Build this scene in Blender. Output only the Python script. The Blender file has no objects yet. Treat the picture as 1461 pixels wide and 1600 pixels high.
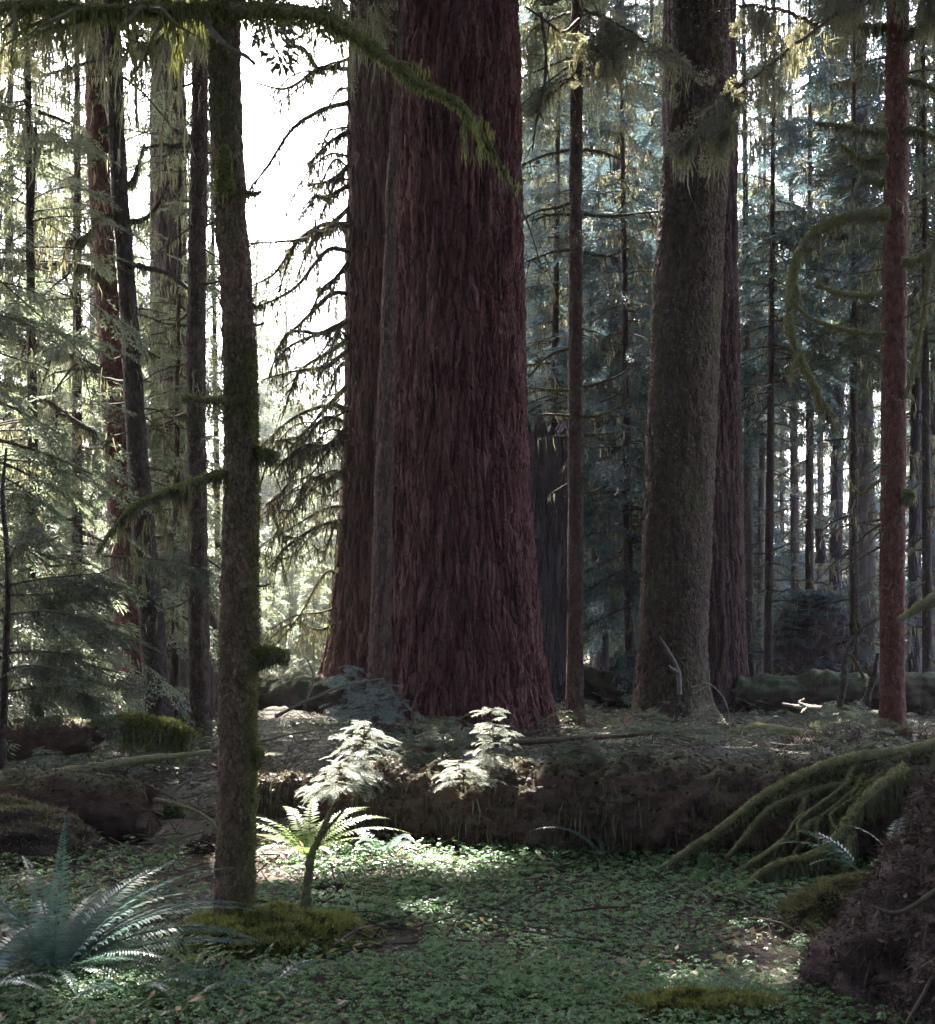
import bpy, math, random
import numpy as np
from mathutils import Vector

# ------------------------------------------------------------------ camera, sky, sun, exposure
SC = bpy.context.scene
COL = SC.collection
rng = np.random.default_rng(11)
F, CX, HY, EYE = 1931.0, 730.5, 1000.0, 1.6        # focal length in photo pixels, principal column, horizon row, eye height

cam = bpy.data.cameras.new("camera")
cam.sensor_fit = 'AUTO'; cam.sensor_width = 36.0
cam.lens = 36.0 * F / 1600.0
cam.shift_y = 200.0 / 1600.0
cam.clip_start = 0.05; cam.clip_end = 3000.0
camo = bpy.data.objects.new("camera", cam); COL.objects.link(camo)
camo.location = (0, 0, EYE); camo.rotation_euler = (math.radians(90), 0, 0)
SC.camera = camo

SUN_EL = math.radians(56.0)
SUN_AZ = math.radians(-12.0)                          # from +Y towards -X: behind the trees, a little to one side
SUN = np.array([math.sin(SUN_AZ) * math.cos(SUN_EL), math.cos(SUN_AZ) * math.cos(SUN_EL), math.sin(SUN_EL)])
w = bpy.data.worlds.new("World"); SC.world = w; w.use_nodes = True
nt = w.node_tree
sky = nt.nodes.new("ShaderNodeTexSky"); sky.sky_type = 'NISHITA'; sky.sun_disc = False
sky.sun_elevation = SUN_EL; sky.sun_rotation = SUN_AZ
sky.air_density = 0.8; sky.dust_density = 5.0; sky.ozone_density = 0.4
bg = nt.nodes["Background"]; bg.inputs[1].default_value = 0.12
nt.links.new(sky.outputs[0], bg.inputs[0])
sun = bpy.data.lights.new("sun", 'SUN'); sun.energy = 5.0; sun.angle = math.radians(0.5); sun.color = (1.0, 0.95, 0.86)
suno = bpy.data.objects.new("sun", sun); COL.objects.link(suno)
suno.rotation_euler = Vector(SUN).to_track_quat('Z', 'Y').to_euler(); suno.location = (-8, 20, 60)
SC.view_settings.view_transform = 'Standard'; SC.view_settings.look = 'None'
SC.view_settings.exposure = 3.85; SC.view_settings.gamma = 1.0
SC.cycles.max_bounces = 6; SC.cycles.diffuse_bounces = 4; SC.cycles.glossy_bounces = 2
SC.cycles.transmission_bounces = 4; SC.cycles.volume_bounces = 0
SC.cycles.use_denoising = True

# ------------------------------------------------------------------ small maths
def P(px, py, d):
    return np.array([(px - CX) / F * d, d, EYE + (HY - py) / F * d])

_pm = np.random.default_rng(3).permutation(256); _pm = np.concatenate([_pm, _pm, _pm])
_gr = np.random.default_rng(4).normal(size=(256, 3)); _gr /= np.linalg.norm(_gr, axis=1)[:, None]
def pn(x, y, z):
    x, y, z = np.broadcast_arrays(np.asarray(x, float), np.asarray(y, float), np.asarray(z, float))
    xi, yi, zi = np.floor(x).astype(int), np.floor(y).astype(int), np.floor(z).astype(int)
    fx, fy, fz = x - xi, y - yi, z - zi
    xi &= 255; yi &= 255; zi &= 255
    u, v, t = [q * q * q * (q * (q * 6 - 15) + 10) for q in (fx, fy, fz)]
    out = 0
    for a in (0, 1):
        for b in (0, 1):
            for c in (0, 1):
                g = _gr[_pm[_pm[_pm[xi + a] + yi + b] + zi + c]]
                dt = g[..., 0] * (fx - a) + g[..., 1] * (fy - b) + g[..., 2] * (fz - c)
                out = out + dt * (u if a else 1 - u) * (v if b else 1 - v) * (t if c else 1 - t)
    return out
def fbm(x, y, z, o=4, g=0.5):
    s, a, f = 0, 1.0, 1.0
    for i in range(o):
        s = s + a * pn(x * f + 7.3 * i, y * f - 3.1 * i, z * f + 1.7 * i); a *= g; f *= 2.03
    return s
def sstep(a, b, x):
    t = np.clip((x - a) / (b - a), 0, 1); return t * t * (3 - 2 * t)
def U(a, b, n=None): return rng.uniform(a, b, n)

def H(x, y):
    """height of the forest floor"""
    x = np.asarray(x, float); y = np.asarray(y, float)
    r = np.hypot(x, y)
    h = 0.22 * pn(x * .16 + 5, y * .16, 0.5) + 0.06 * pn(x * .7, y * .7, 3.1) + 0.025 * pn(x * 2.3, y * 2.3, 9.1)
    h = h * sstep(3, 9, r) + 0.4 * h * (1 - sstep(3, 9, r))
    h = h + 0.9 * sstep(38, 90, r) * (0.6 + 0.8 * pn(x * .03, y * .03, 2.2))
    # a low rise of roots and litter between the nurse log and the old trunks
    h = h + 0.32 * np.exp(-(((x - 3.2) / 2.4) ** 2 + ((y - 14.5) / 2.0) ** 2)) + 0.22 * np.exp(-(((x + 0.5) / 2.2) ** 2 + ((y - 17.5) / 2.5) ** 2))
    return h
def G(px, py):
    """point of the forest floor seen at a photo pixel"""
    d = F * EYE / max(py - HY, 4)
    for i in range(30):
        x = (px - CX) / F * d
        d = 0.5 * d + 0.5 * (EYE - float(H(x, d))) * F / max(py - HY, 4)
    x = (px - CX) / F * d
    return np.array([x, d, float(H(x, d))])

# shafts: gaps in the overhead crowns along the sun's rays (point on the ground it reaches, radius of the gap)
SHAFTS = [(P(1250, 640, 40.), 1.8), (P(1195, 420, 33.), 1.2), (P(1330, 560, 37.), 1.4), (P(960, 300, 31.), 1.1), (P(935, 520, 36.), 1.0), (P(1010, 120, 31.), 1.2), (P(1290, 220, 36.), 1.2), (P(1180, 780, 45.), 1.6), (P(1300, 880, 44.), 1.3),
          (P(552, 1145, 10.1), .30), (P(556, 1210, 10.0), .33), (P(775, 1160, 9.7), .21), (P(745, 1215, 9.5), .22), (G(480, 1345) + [-.22, 0, .2], .5), (G(480, 1345) + [.25, 0, .25], .3),
          (P(30, 150, 6.9), .35), (P(300, 40, 6.8), .15), (P(100, 900, 16.), .6), (P(210, 1000, 18.), .5), (P(30, 540, 18.), .9), (P(120, 640, 23.), .8), (P(60, 300, 18.), .7),
          (G(450, 1300), .34), (G(585, 1310), .22), (G(700, 1352), .36), (G(1232, 1530), .15), (G(1225, 1485), .07), (G(1068, 1548), .06),
          (P(1250, 1106, 17.3), .35), (P(1318, 1070, 18.0), .13), (P(1240, 1205, 9.2), .05), (P(1260, 60, 18.0), .55), (P(1130, 40, 17.5), .3),
          (P(195, 1440, 5.9), .10), (P(130, 1505, 5.6), .08), (P(110, 1095, 15.), .25), (P(70, 1335, 8.5), .10), (P(240, 1125, 14.3), .2),
          (P(60, 720, 17.), 1.0), (P(190, 700, 20.5), .35), (P(330, 1320, 9.0), .12), (P(900, 120, 22.), .45), (P(470, 960, 40.), 1.2)]
_fr = np.random.default_rng(21)
for _k in range(34):
    _y = _fr.uniform(10.5, 26); _x = _fr.uniform(-.34, .36) * _y; SHAFTS.append((np.array([_x, _y, float(H(_x, _y)) + .2]), _fr.uniform(.05, .16)))
for _k in range(10):
    _y = _fr.uniform(5.4, 8.6); _x = _fr.uniform(-.33, .3) * _y; SHAFTS.append((np.array([_x, _y, float(H(_x, _y)) + .05]), _fr.uniform(.02, .05)))
def lit_gap(c, keep):
    for t, r in SHAFTS:
        d = c - t
        a = d @ SUN
        q = np.linalg.norm(d - a[:, None] * SUN, axis=1)
        keep &= ~((a > 1.2) & (q < r + .007 * np.clip(a, 0, 18)))
    return keep

# ------------------------------------------------------------------ mesh building
def root_of(o):
    while o.parent is not None: o = o.parent
    return o
class MB:
    def __init__(s): s.V = []; s.L = []; s.S = []; s.M = []; s.n = 0; s.ln = 0
    def _add(s, v, f, k, m):
        v = np.asarray(v, float).reshape(-1, 3); f = np.asarray(f).reshape(-1, k)
        if not len(f): return
        s.V.append(v); s.L.append((f + s.n).ravel()); s.S.append(s.ln + k * np.arange(len(f)))
        s.M.append(np.full(len(f), m) if np.isscalar(m) else np.asarray(m)); s.n += len(v); s.ln += k * len(f)
    def quads(s, q, m=0, carve=False):
        q = np.asarray(q, float).reshape(-1, 4, 3)
        if carve and len(q):
            k = lit_gap(q.mean(1), np.ones(len(q), bool)); q = q[k]
            if not np.isscalar(m): m = np.asarray(m)[k]
        s._add(q.reshape(-1, 3), np.arange(len(q) * 4), 4, m)
    def tris(s, q, m=0, carve=False):
        q = np.asarray(q, float).reshape(-1, 3, 3)
        if carve and len(q): q = q[lit_gap(q.mean(1), np.ones(len(q), bool))]
        s._add(q.reshape(-1, 3), np.arange(len(q) * 3), 3, m)
    def grid(s, g, m=0, wrap=True, cap=False):
        nv, nu = g.shape[:2]
        i = np.arange(nv - 1)[:, None] * nu; j = np.arange(nu if wrap else nu - 1)[None]
        jn = (j + 1) % nu
        f = np.stack([i + j, i + jn, i + nu + jn, i + nu + j], -1)
        s._add(g, f, 4, m)
        if cap:
            for row in (g[0], g[-1]):
                c = row.mean(0); rr = np.roll(row, -1, 0)
                s.tris(np.stack([np.broadcast_to(c, row.shape), row, rr] if row is g[0] else [np.broadcast_to(c, row.shape), rr, row], 1), m)
    def build(s, name, mats, parent=None, smooth=True, local=False):
        me = bpy.data.meshes.new(name)
        v = np.concatenate(s.V) if s.V else np.zeros((0, 3))
        if parent is not None and not local: v = v - np.array(root_of(parent).location)
        me.vertices.add(len(v)); me.vertices.foreach_set("co", v.astype(np.float32).ravel())
        if s.L:
            L = np.concatenate(s.L).astype(np.int32); S = np.concatenate(s.S).astype(np.int32)
            me.loops.add(len(L)); me.loops.foreach_set("vertex_index", L)
            me.polygons.add(len(S)); me.polygons.foreach_set("loop_start", S)
            me.polygons.foreach_set("material_index", np.concatenate(s.M).astype(np.int32))
            me.polygons.foreach_set("use_smooth", np.full(len(S), bool(smooth)))
        me.update(calc_edges=True)
        for m in (mats if isinstance(mats, (list, tuple)) else [mats]): me.materials.append(m)
        o = bpy.data.objects.new(name, me); COL.objects.link(o)
        if parent is not None: o.parent = parent
        return o

def tag(o, label=None, cat=None, group=None, kind=None):
    if label: o["label"] = label
    if cat: o["category"] = cat
    if group: o["group"] = group
    if kind: o["kind"] = kind
    return o
def thing(name, label, cat, loc=(0, 0, 0), group=None):
    o = bpy.data.objects.new(name, None); COL.objects.link(o); o.location = [float(q) for q in loc]
    o.empty_display_size = 0.2
    return tag(o, label, cat, group)

def tube(mb, pts, rad, ns=8, m=0, rough=0.0, cap=True):
    """one smooth tube along a line of points"""
    pts = np.asarray(pts, float); rad = np.broadcast_to(np.asarray(rad, float), (len(pts),))
    t = np.gradient(pts, axis=0); t /= np.linalg.norm(t, axis=1)[:, None] + 1e-9
    ref = np.array([0, 0, 1.0]) if abs(t[:, 2]).mean() < .8 else np.array([0, 1.0, 0])
    a = np.cross(t, ref); a /= np.linalg.norm(a, axis=1)[:, None] + 1e-9
    b = np.cross(a, t)
    th = np.linspace(0, 2 * np.pi, ns, endpoint=False)
    r = rad[:, None] * np.ones(ns)
    c = pts[:, None] + r[..., None] * (np.cos(th)[None, :, None] * a[:, None] + np.sin(th)[None, :, None] * b[:, None])
    if rough:
        k = 0.7 / max(rad.mean(), .004)
        n = pn(c[..., 0] * k, c[..., 1] * k, c[..., 2] * k)
        r = r * (1 + rough * n * 2)
        c = pts[:, None] + r[..., None] * (np.cos(th)[None, :, None] * a[:, None] + np.sin(th)[None, :, None] * b[:, None])
    mb.grid(c, m, True, cap)
    return c
def spline(pts, n=24):
    """Catmull-Rom through points"""
    p = np.asarray(pts, float); p = np.vstack([2 * p[0] - p[1], p, 2 * p[-1] - p[-2]])
    s = np.linspace(0, len(p) - 3 - 1e-6, n); i = s.astype(int); t = (s - i)[:, None]
    a, b, c, d = p[i], p[i + 1], p[i + 2], p[i + 3]
    return 0.5 * (2 * b + (c - a) * t + (2 * a - 5 * b + 4 * c - d) * t ** 2 + (3 * b - a - 3 * c + d) * t ** 3)
def tubes(mb, PP, RR, ns=4, m=1, carve=False):
    """many thin twigs: PP [B,K,3], RR [B,K]"""
    t = np.gradient(PP, axis=1); t /= np.linalg.norm(t, axis=2)[..., None] + 1e-9
    ref = np.where(np.abs(t[..., 2:3]) < .9, np.array([0, 0, 1.0]), np.array([1.0, 0, 0]))
    a = np.cross(t, ref); a /= np.linalg.norm(a, axis=2)[..., None] + 1e-9
    b = np.cross(a, t)
    th = np.linspace(0, 2 * np.pi, ns, endpoint=False)
    c = PP[:, :, None] + RR[:, :, None, None] * (np.cos(th)[:, None] * a[:, :, None] + np.sin(th)[:, None] * b[:, :, None])
    n = np.roll(c, -1, axis=2)
    q = np.stack([c[:, :-1], n[:, :-1], n[:, 1:], c[:, 1:]], axis=3)
    mb.quads(q.reshape(-1, 4, 3), m, carve)
def fuzz(mb, p, n, ln, wd, hang=0.5, m=0, jit=.35, carve=False):
    """short pointed tufts (moss, lichen) growing from points p along n and hanging by a share"""
    N = len(p)
    if not N: return
    d = n * (1 - hang) + np.array([0, 0, -1.0]) * hang + rng.normal(size=(N, 3)) * jit
    d /= np.linalg.norm(d, axis=1)[:, None] + 1e-9
    s = np.cross(d, rng.normal(size=(N, 3))); s /= np.linalg.norm(s, axis=1)[:, None] + 1e-9
    ln = np.broadcast_to(ln, (N,))[:, None]; wd = np.broadcast_to(wd, (N,))[:, None]
    mb.tris(np.stack([p - s * wd / 2, p + s * wd / 2, p + d * ln], 1), m, carve)
def hang(mb, p, ln, wd, m=0, carve=False):
    """lichen and moss strands hanging down: a bent narrow blade each"""
    N = len(p)
    if not N: return
    ln = np.broadcast_to(ln, (N,))[:, None]; wd = np.broadcast_to(wd, (N,))[:, None]
    az = U(0, np.pi, N); s = np.stack([np.cos(az), np.sin(az), 0 * az], 1)
    j = rng.normal(size=(N, 3)) * .16; j2 = rng.normal(size=(N, 3)) * .2
    a = p; b = p + ln * .5 * (np.array([0, 0, -1.0]) + j); c = b + ln * .5 * (np.array([0, 0, -1.0]) + j2)
    mb.quads(np.stack([a - s * wd * .35, a + s * wd * .35, b + s * wd * .5, b - s * wd * .5], 1), m, carve)
    mb.tris(np.stack([b - s * wd * .5, b + s * wd * .5, c], 1), m, carve)
def on_grid(g, N, vr=(0, 1), ur=None):
    """random points and outward normals on a wrapped grid"""
    nv, nu = g.shape[:2]
    v = U(vr[0], vr[1], N) * (nv - 1.001); u = U(0, nu, N) if ur is None else U(ur[0], ur[1], N) * nu
    i = v.astype(int); j = np.floor(u).astype(int) % nu; fv = (v - i)[:, None]; fu = (u - np.floor(u))[:, None]; jn = (j + 1) % nu
    a, b, c, d = g[i, j], g[i, jn], g[i + 1, j], g[i + 1, jn]
    p = (a * (1 - fu) + b * fu) * (1 - fv) + (c * (1 - fu) + d * fu) * fv
    n = np.cross(b - a, c - a); n /= np.linalg.norm(n, axis=1)[:, None] + 1e-9
    cen = g[i].mean(1)
    n = np.where(((p - cen) * n).sum(1)[:, None] < 0, -n, n)
    return p, n

# ------------------------------------------------------------------ materials
def mat(name):
    m = bpy.data.materials.new(name); m.use_nodes = True; t = m.node_tree; t.nodes.clear()
    return m, t, t.nodes.new("ShaderNodeOutputMaterial")
def nd(t, kind, **k):
    n = t.nodes.new(kind)
    for a, b in k.items():
        if a == 'i':
            for q, v in b.items(): n.inputs[q].default_value = v
        else: setattr(n, a, b)
    return n
def ramp(t, fac, stops):
    r = t.nodes.new("ShaderNodeValToRGB"); e = r.color_ramp.elements
    while len(e) < len(stops): e.new(0.5)
    for k, (p, c) in enumerate(stops): e[k].position = p; e[k].color = (*c, 1) if len(c) == 3 else c
    t.links.new(fac, r.inputs[0]); return r.outputs[0]
def tex(t, scale, mapping=(1, 1, 1), detail=6, rough=.6, kind='noise', dist=0.0):
    co = t.nodes.new("ShaderNodeTexCoord"); mp = t.nodes.new("ShaderNodeMapping"); mp.inputs['Scale'].default_value = mapping
    t.links.new(co.outputs['Object'], mp.inputs[0])
    if kind == 'noise':
        n = nd(t, "ShaderNodeTexNoise", i={'Scale': scale, 'Detail': detail, 'Roughness': rough, 'Distortion': dist})
    else:
        n = nd(t, "ShaderNodeTexVoronoi", i={'Scale': scale})
    t.links.new(mp.outputs[0], n.inputs['Vector']); return n.outputs[0]
def mixc(t, f, a, b):
    n = t.nodes.new("ShaderNodeMix"); n.data_type = 'RGBA'
    if hasattr(f, 'links'): t.links.new(f, n.inputs[0])
    else: n.inputs[0].default_value = f
    for q, v in ((6, a), (7, b)):
        if hasattr(v, 'links'): t.links.new(v, n.inputs[q])
        else: n.inputs[q].default_value = (*v, 1)
    return n.outputs[2]
def surf_mat(name, c_dark, c_mid, c_light, scale=6, mapping=(1, 1, .2), bump=.5, bdist=.02, moss=None, moss_amt=.5, moss_up=0.0, fine=40, rough=.9, spots=None, flake=None):
    m, t, out = mat(name)
    b = nd(t, "ShaderNodeBsdfPrincipled", i={'Roughness': rough}); b.inputs['Specular IOR Level'].default_value = .25
    t.links.new(b.outputs[0], out.inputs[0])
    n1 = tex(t, scale, mapping); n2 = tex(t, fine, mapping, 4, .7)
    c = ramp(t, n1, [(.32, c_dark), (.5, c_mid), (.68, c_light)])
    c2 = ramp(t, n2, [(.35, c_dark), (.65, c_light)])
    c = mixc(t, .4, c, c2)
    vd = None
    if flake:      # scaly plates: each plate has its own tone and a sunken edge
        co = t.nodes.new("ShaderNodeTexCoord"); mp = t.nodes.new("ShaderNodeMapping"); mp.inputs['Scale'].default_value = (1, 1, flake[1])
        t.links.new(co.outputs['Object'], mp.inputs[0])
        nz = nd(t, "ShaderNodeTexNoise", i={'Scale': flake[0] * .8, 'Detail': 3}); t.links.new(mp.outputs[0], nz.inputs['Vector'])
        wv = nd(t, "ShaderNodeMix", data_type='VECTOR', i={0: .035 * 8 / flake[0] * 2}); t.links.new(mp.outputs[0], wv.inputs[4]); t.links.new(nz.outputs['Color'], wv.inputs[5])
        vc = nd(t, "ShaderNodeTexVoronoi", i={'Scale': flake[0]}); vd = nd(t, "ShaderNodeTexVoronoi", feature='DISTANCE_TO_EDGE', i={'Scale': flake[0]})
        for q in (vc, vd): t.links.new(wv.outputs[1], q.inputs['Vector'])
        sp = t.nodes.new("ShaderNodeSeparateColor"); t.links.new(vc.outputs['Color'], sp.inputs[0])
        c = mixc(t, .42, c, ramp(t, sp.outputs[0], [(.1, c_dark), (.5, c_mid), (.95, c_light)]))
        ed = ramp(t, vd.outputs[0], [(.0, (0, 0, 0)), (.12, (1, 1, 1))])
    if spots:
        c = mixc(t, ramp(t, tex(t, spots[1], (1, 1, .5), 5, .65), [(.56, (0, 0, 0)), (.66, (1, 1, 1))]), c, spots[0])
    if moss:
        k = ramp(t, tex(t, 1.7, (1, 1, .45), 5, .6), [(.62 - moss_amt * .35, (0, 0, 0)), (.74 - moss_amt * .35, (1, 1, 1))])
        if moss_up:
            g = t.nodes.new("ShaderNodeNewGeometry"); sx = t.nodes.new("ShaderNodeSeparateXYZ"); t.links.new(g.outputs['Normal'], sx.inputs[0])
            ad = nd(t, "ShaderNodeMath", operation='MULTIPLY_ADD', i={1: .5, 2: 0.0}); t.links.new(tex(t, 5, (1, 1, 1), 5), ad.inputs[0])
            a2 = nd(t, "ShaderNodeMath", operation='ADD'); t.links.new(sx.outputs[2], a2.inputs[0]); t.links.new(ad.outputs[0], a2.inputs[1])
            k = ramp(t, a2.outputs[0], [(moss_up - .12, (0, 0, 0)), (min(moss_up + .2, 1), (1, 1, 1))])
        mc = mixc(t, ramp(t, tex(t, 22, (1, 1, 1), 4), [(.35, (0, 0, 0)), (.65, (1, 1, 1))]), moss[0], moss[1])
        c = mixc(t, k, c, mc)
    t.links.new(c, b.inputs['Base Color'])
    bp = nd(t, "ShaderNodeBump", i={'Strength': bump, 'Distance': bdist})
    ad = nd(t, "ShaderNodeMath", operation='ADD'); t.links.new(n1, ad.inputs[0]); t.links.new(n2, ad.inputs[1])
    if vd is not None:
        a3 = nd(t, "ShaderNodeMath", operation='ADD'); t.links.new(ad.outputs[0], a3.inputs[0]); t.links.new(ed, a3.inputs[1]); ad = a3
    t.links.new(ad.outputs[0], bp.inputs['Height']); t.links.new(bp.outputs[0], b.inputs['Normal'])
    return m
def leaf_mat(name, cols, trans=.4, gloss=.06, rough=.45, tcol=1.5, field=0.0, tb=.6):
    """thin leaves: colour differs from leaf to leaf, light passes through"""
    m, t, out = mat(name)
    g = t.nodes.new("ShaderNodeNewGeometry")
    st = [(k / max(len(cols) - 1, 1), c) for k, c in enumerate(cols)]
    fac = g.outputs['Random Per Island']
    if field:
        mx = nd(t, "ShaderNodeMath", operation='MULTIPLY_ADD', i={1: 1 - field}); t.links.new(fac, mx.inputs[0])
        m2 = nd(t, "ShaderNodeMath", operation='MULTIPLY', i={1: field}); t.links.new(tex(t, 1.2, (1, 1, 1), 4), m2.inputs[0]); t.links.new(m2.outputs[0], mx.inputs[2]); fac = mx.outputs[0]
    c = ramp(t, fac, st)
    d = nd(t, "ShaderNodeBsdfDiffuse"); tr = nd(t, "ShaderNodeBsdfTranslucent"); gl = nd(t, "ShaderNodeBsdfGlossy", i={'Roughness': rough})
    t.links.new(c, d.inputs[0])
    tm = mixc(t, .5, c, (cols[-1][0] * tcol, cols[-1][1] * tcol, cols[-1][2] * tcol * tb)); t.links.new(tm, tr.inputs[0])
    mx = nd(t, "ShaderNodeMixShader", i={0: trans}); t.links.new(d.outputs[0], mx.inputs[1]); t.links.new(tr.outputs[0], mx.inputs[2])
    m2 = nd(t, "ShaderNodeMixShader", i={0: gloss}); t.links.new(mx.outputs[0], m2.inputs[1]); t.links.new(gl.outputs[0], m2.inputs[2])
    t.links.new(m2.outputs[0], out.inputs[0]); return m

B_GIANT = surf_mat("giant_bark", (.034, .009, .009), (.098, .031, .029), (.19, .09, .085), 3.2, (1, 1, .22), 1.0, .04, fine=22, flake=(10, .2))
B_GIANT2 = surf_mat("old_bark", (.032, .012, .010), (.085, .034, .027), (.16, .08, .068), 4.5, (1, 1, .2), 1.0, .04, fine=24, flake=(11, .2))
B_SNAG = surf_mat("snag_wood", (.03, .022, .026), (.06, .045, .05), (.1, .08, .09), 5, (1, 1, .3), 1.0, .04, fine=22, flake=(7, .16))
B_HEM = surf_mat("hemlock_bark", (.07, .038, .027), (.18, .105, .074), (.33, .235, .17), 13, (1, 1, .45), 1.0, .02, flake=(55, .6), moss=((.08, .075, .028), (.15, .135, .055)), moss_amt=.42, fine=55, spots=((.13, .07, .05), 3.0))
B_SPR = surf_mat("spruce_bark", (.028, .016, .012), (.075, .046, .034), (.15, .105, .08), 7, (1, 1, .4), 1.0, .02, flake=(20, .6), moss=((.06, .055, .025), (.10, .09, .045)), moss_amt=.25, fine=48)
B_RED = surf_mat("red_bark", (.05, .018, .014), (.11, .04, .03), (.19, .085, .068), 8, (1, 1, .4), .9, .015, fine=44, flake=(22, .6), moss=((.08, .05, .03), (.11, .09, .045)), moss_amt=.02)
B_SLIM = surf_mat("slim_bark", (.045, .024, .02), (.09, .05, .04), (.15, .095, .08), 8, (1, 1, .4), .9, .015, fine=40, flake=(24, .6), moss=((.07, .06, .035), (.10, .085, .05)), moss_amt=.1)
B_DARK = surf_mat("dark_bark", (.028, .018, .015), (.058, .04, .033), (.10, .075, .062), 8, (1, 1, .4), .9, .015, fine=44, flake=(24, .6), moss=((.05, .05, .02), (.08, .075, .035)), moss_amt=.12)
B_FAR = surf_mat("far_bark", (.06, .045, .045), (.10, .08, .078), (.15, .125, .12), 5, (1, 1, .25), .4, .02, fine=24)
B_OLD3 = surf_mat("umber_bark", (.022, .010, .010), (.058, .027, .025), (.11, .06, .055), 4.5, (1, 1, .2), 1.0, .04, fine=24, flake=(13, .25))
B_PALE = surf_mat("pale_bark", (.06, .04, .037), (.12, .085, .078), (.2, .155, .145), 4.5, (1, 1, .2), 1.0, .04, fine=24, flake=(11, .25))
WOOD = surf_mat("dead_wood", (.06, .05, .04), (.11, .095, .08), (.2, .175, .155), 14, (1, 1, 1), .4, .006, fine=70)
TWIG = surf_mat("twig_bark", (.04, .03, .022), (.07, .055, .04), (.11, .09, .06), 18, (1, 1, 1), .2, .004, fine=70)
MOSSWOOD = surf_mat("mossy_limb", (.075, .07, .034), (.145, .138, .066), (.22, .21, .11), 24, (1, 1, 1), .8, .012, fine=90)
LOGM = surf_mat("rotting_log", (.04, .022, .018), (.08, .042, .034), (.13, .085, .07), 7, (.35, 1, 1), .8, .02, moss=((.05, .048, .026), (.09, .085, .05)), moss_up=.85, fine=40)
LOGG = surf_mat("mossy_log", (.035, .025, .02), (.065, .045, .036), (.11, .08, .065), 7, (.35, 1, 1), .8, .02, moss=((.04, .048, .026), (.08, .088, .05)), moss_up=.45, fine=40)
SOIL = surf_mat("forest_floor", (.016, .012, .009), (.038, .028, .021), (.075, .056, .042), 5, (1, 1, 1), .8, .03, moss=((.03, .04, .016), (.06, .065, .03)), moss_amt=.32, fine=60)
PEAT = surf_mat("root_peat", (.022, .014, .014), (.05, .03, .03), (.10, .065, .06), 9, (1, 1, 1), .9, .03, fine=50)
MOSS = leaf_mat("moss_tuft", [(.062, .074, .022), (.12, .138, .038), (.2, .205, .075)], .35, .02)
MOSSD = leaf_mat("moss_dark", [(.058, .056, .030), (.105, .10, .052), (.165, .155, .085)], .3, .02)
LICH = leaf_mat("hanging_lichen", [(.08, .078, .052), (.145, .14, .098), (.23, .22, .165)], .45, .02)
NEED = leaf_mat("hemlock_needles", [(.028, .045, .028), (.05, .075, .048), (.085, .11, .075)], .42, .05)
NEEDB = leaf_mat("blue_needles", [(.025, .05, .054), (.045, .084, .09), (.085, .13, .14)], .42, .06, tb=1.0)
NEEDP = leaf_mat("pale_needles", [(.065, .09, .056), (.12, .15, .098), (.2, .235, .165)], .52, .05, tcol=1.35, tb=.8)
CANO = leaf_mat("crown_needles", [(.03, .045, .025), (.055, .07, .04)], .12, .03)
FERN = leaf_mat("fern_leaf", [(.028, .07, .056), (.05, .105, .082), (.085, .15, .118)], .38, .08, .35)
FERNY = leaf_mat("fern_leaf_yellow", [(.08, .12, .03), (.14, .19, .05)], .45, .06)
CLOV = leaf_mat("clover_leaf", [(.022, .066, .018), (.042, .118, .034), (.066, .155, .046), (.11, .2, .07)], .36, .05, .45, field=.5)
LEAFY = leaf_mat("dry_leaf", [(.12, .07, .03), (.22, .13, .06), (.26, .19, .10), (.16, .16, .06)], .35, .04)
SHRUB = leaf_mat("shrub_leaf", [(.016, .024, .017), (.045, .064, .042), (.11, .135, .09)], .35, .06, .45)
NEEDLIT = leaf_mat("sunlit_needles", [(.2, .235, .18), (.28, .31, .25), (.36, .38, .32)], .45, .06, tb=.95)  # sunlit seedlings: sun glare put into the needle colour, paler than real leaves
LITT = leaf_mat("litter_bits", [(.02, .012, .01), (.048, .03, .024), (.10, .07, .055)], .1, .03)
PALE = leaf_mat("pale_caps", [(.42, .36, .28), (.6, .54, .45)], .15, .05)

# ------------------------------------------------------------------ the forest floor
def ground():
    r = np.concatenate([[0.02], np.geomspace(.6, 190, 270)]); th = np.linspace(0, 2 * np.pi, 420, endpoint=False)
    x = r[:, None] * np.sin(th); y = r[:, None] * np.cos(th)
    z = H(x, y) + .02 * fbm(x * 5, y * 5, 0 * x, 3) * (r[:, None] < 40)
    mb = MB(); mb.grid(np.stack([x, y, z], -1)[:, ::-1], 0)
    return tag(mb.build("ground", SOIL), kind='structure')
ground()

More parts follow.
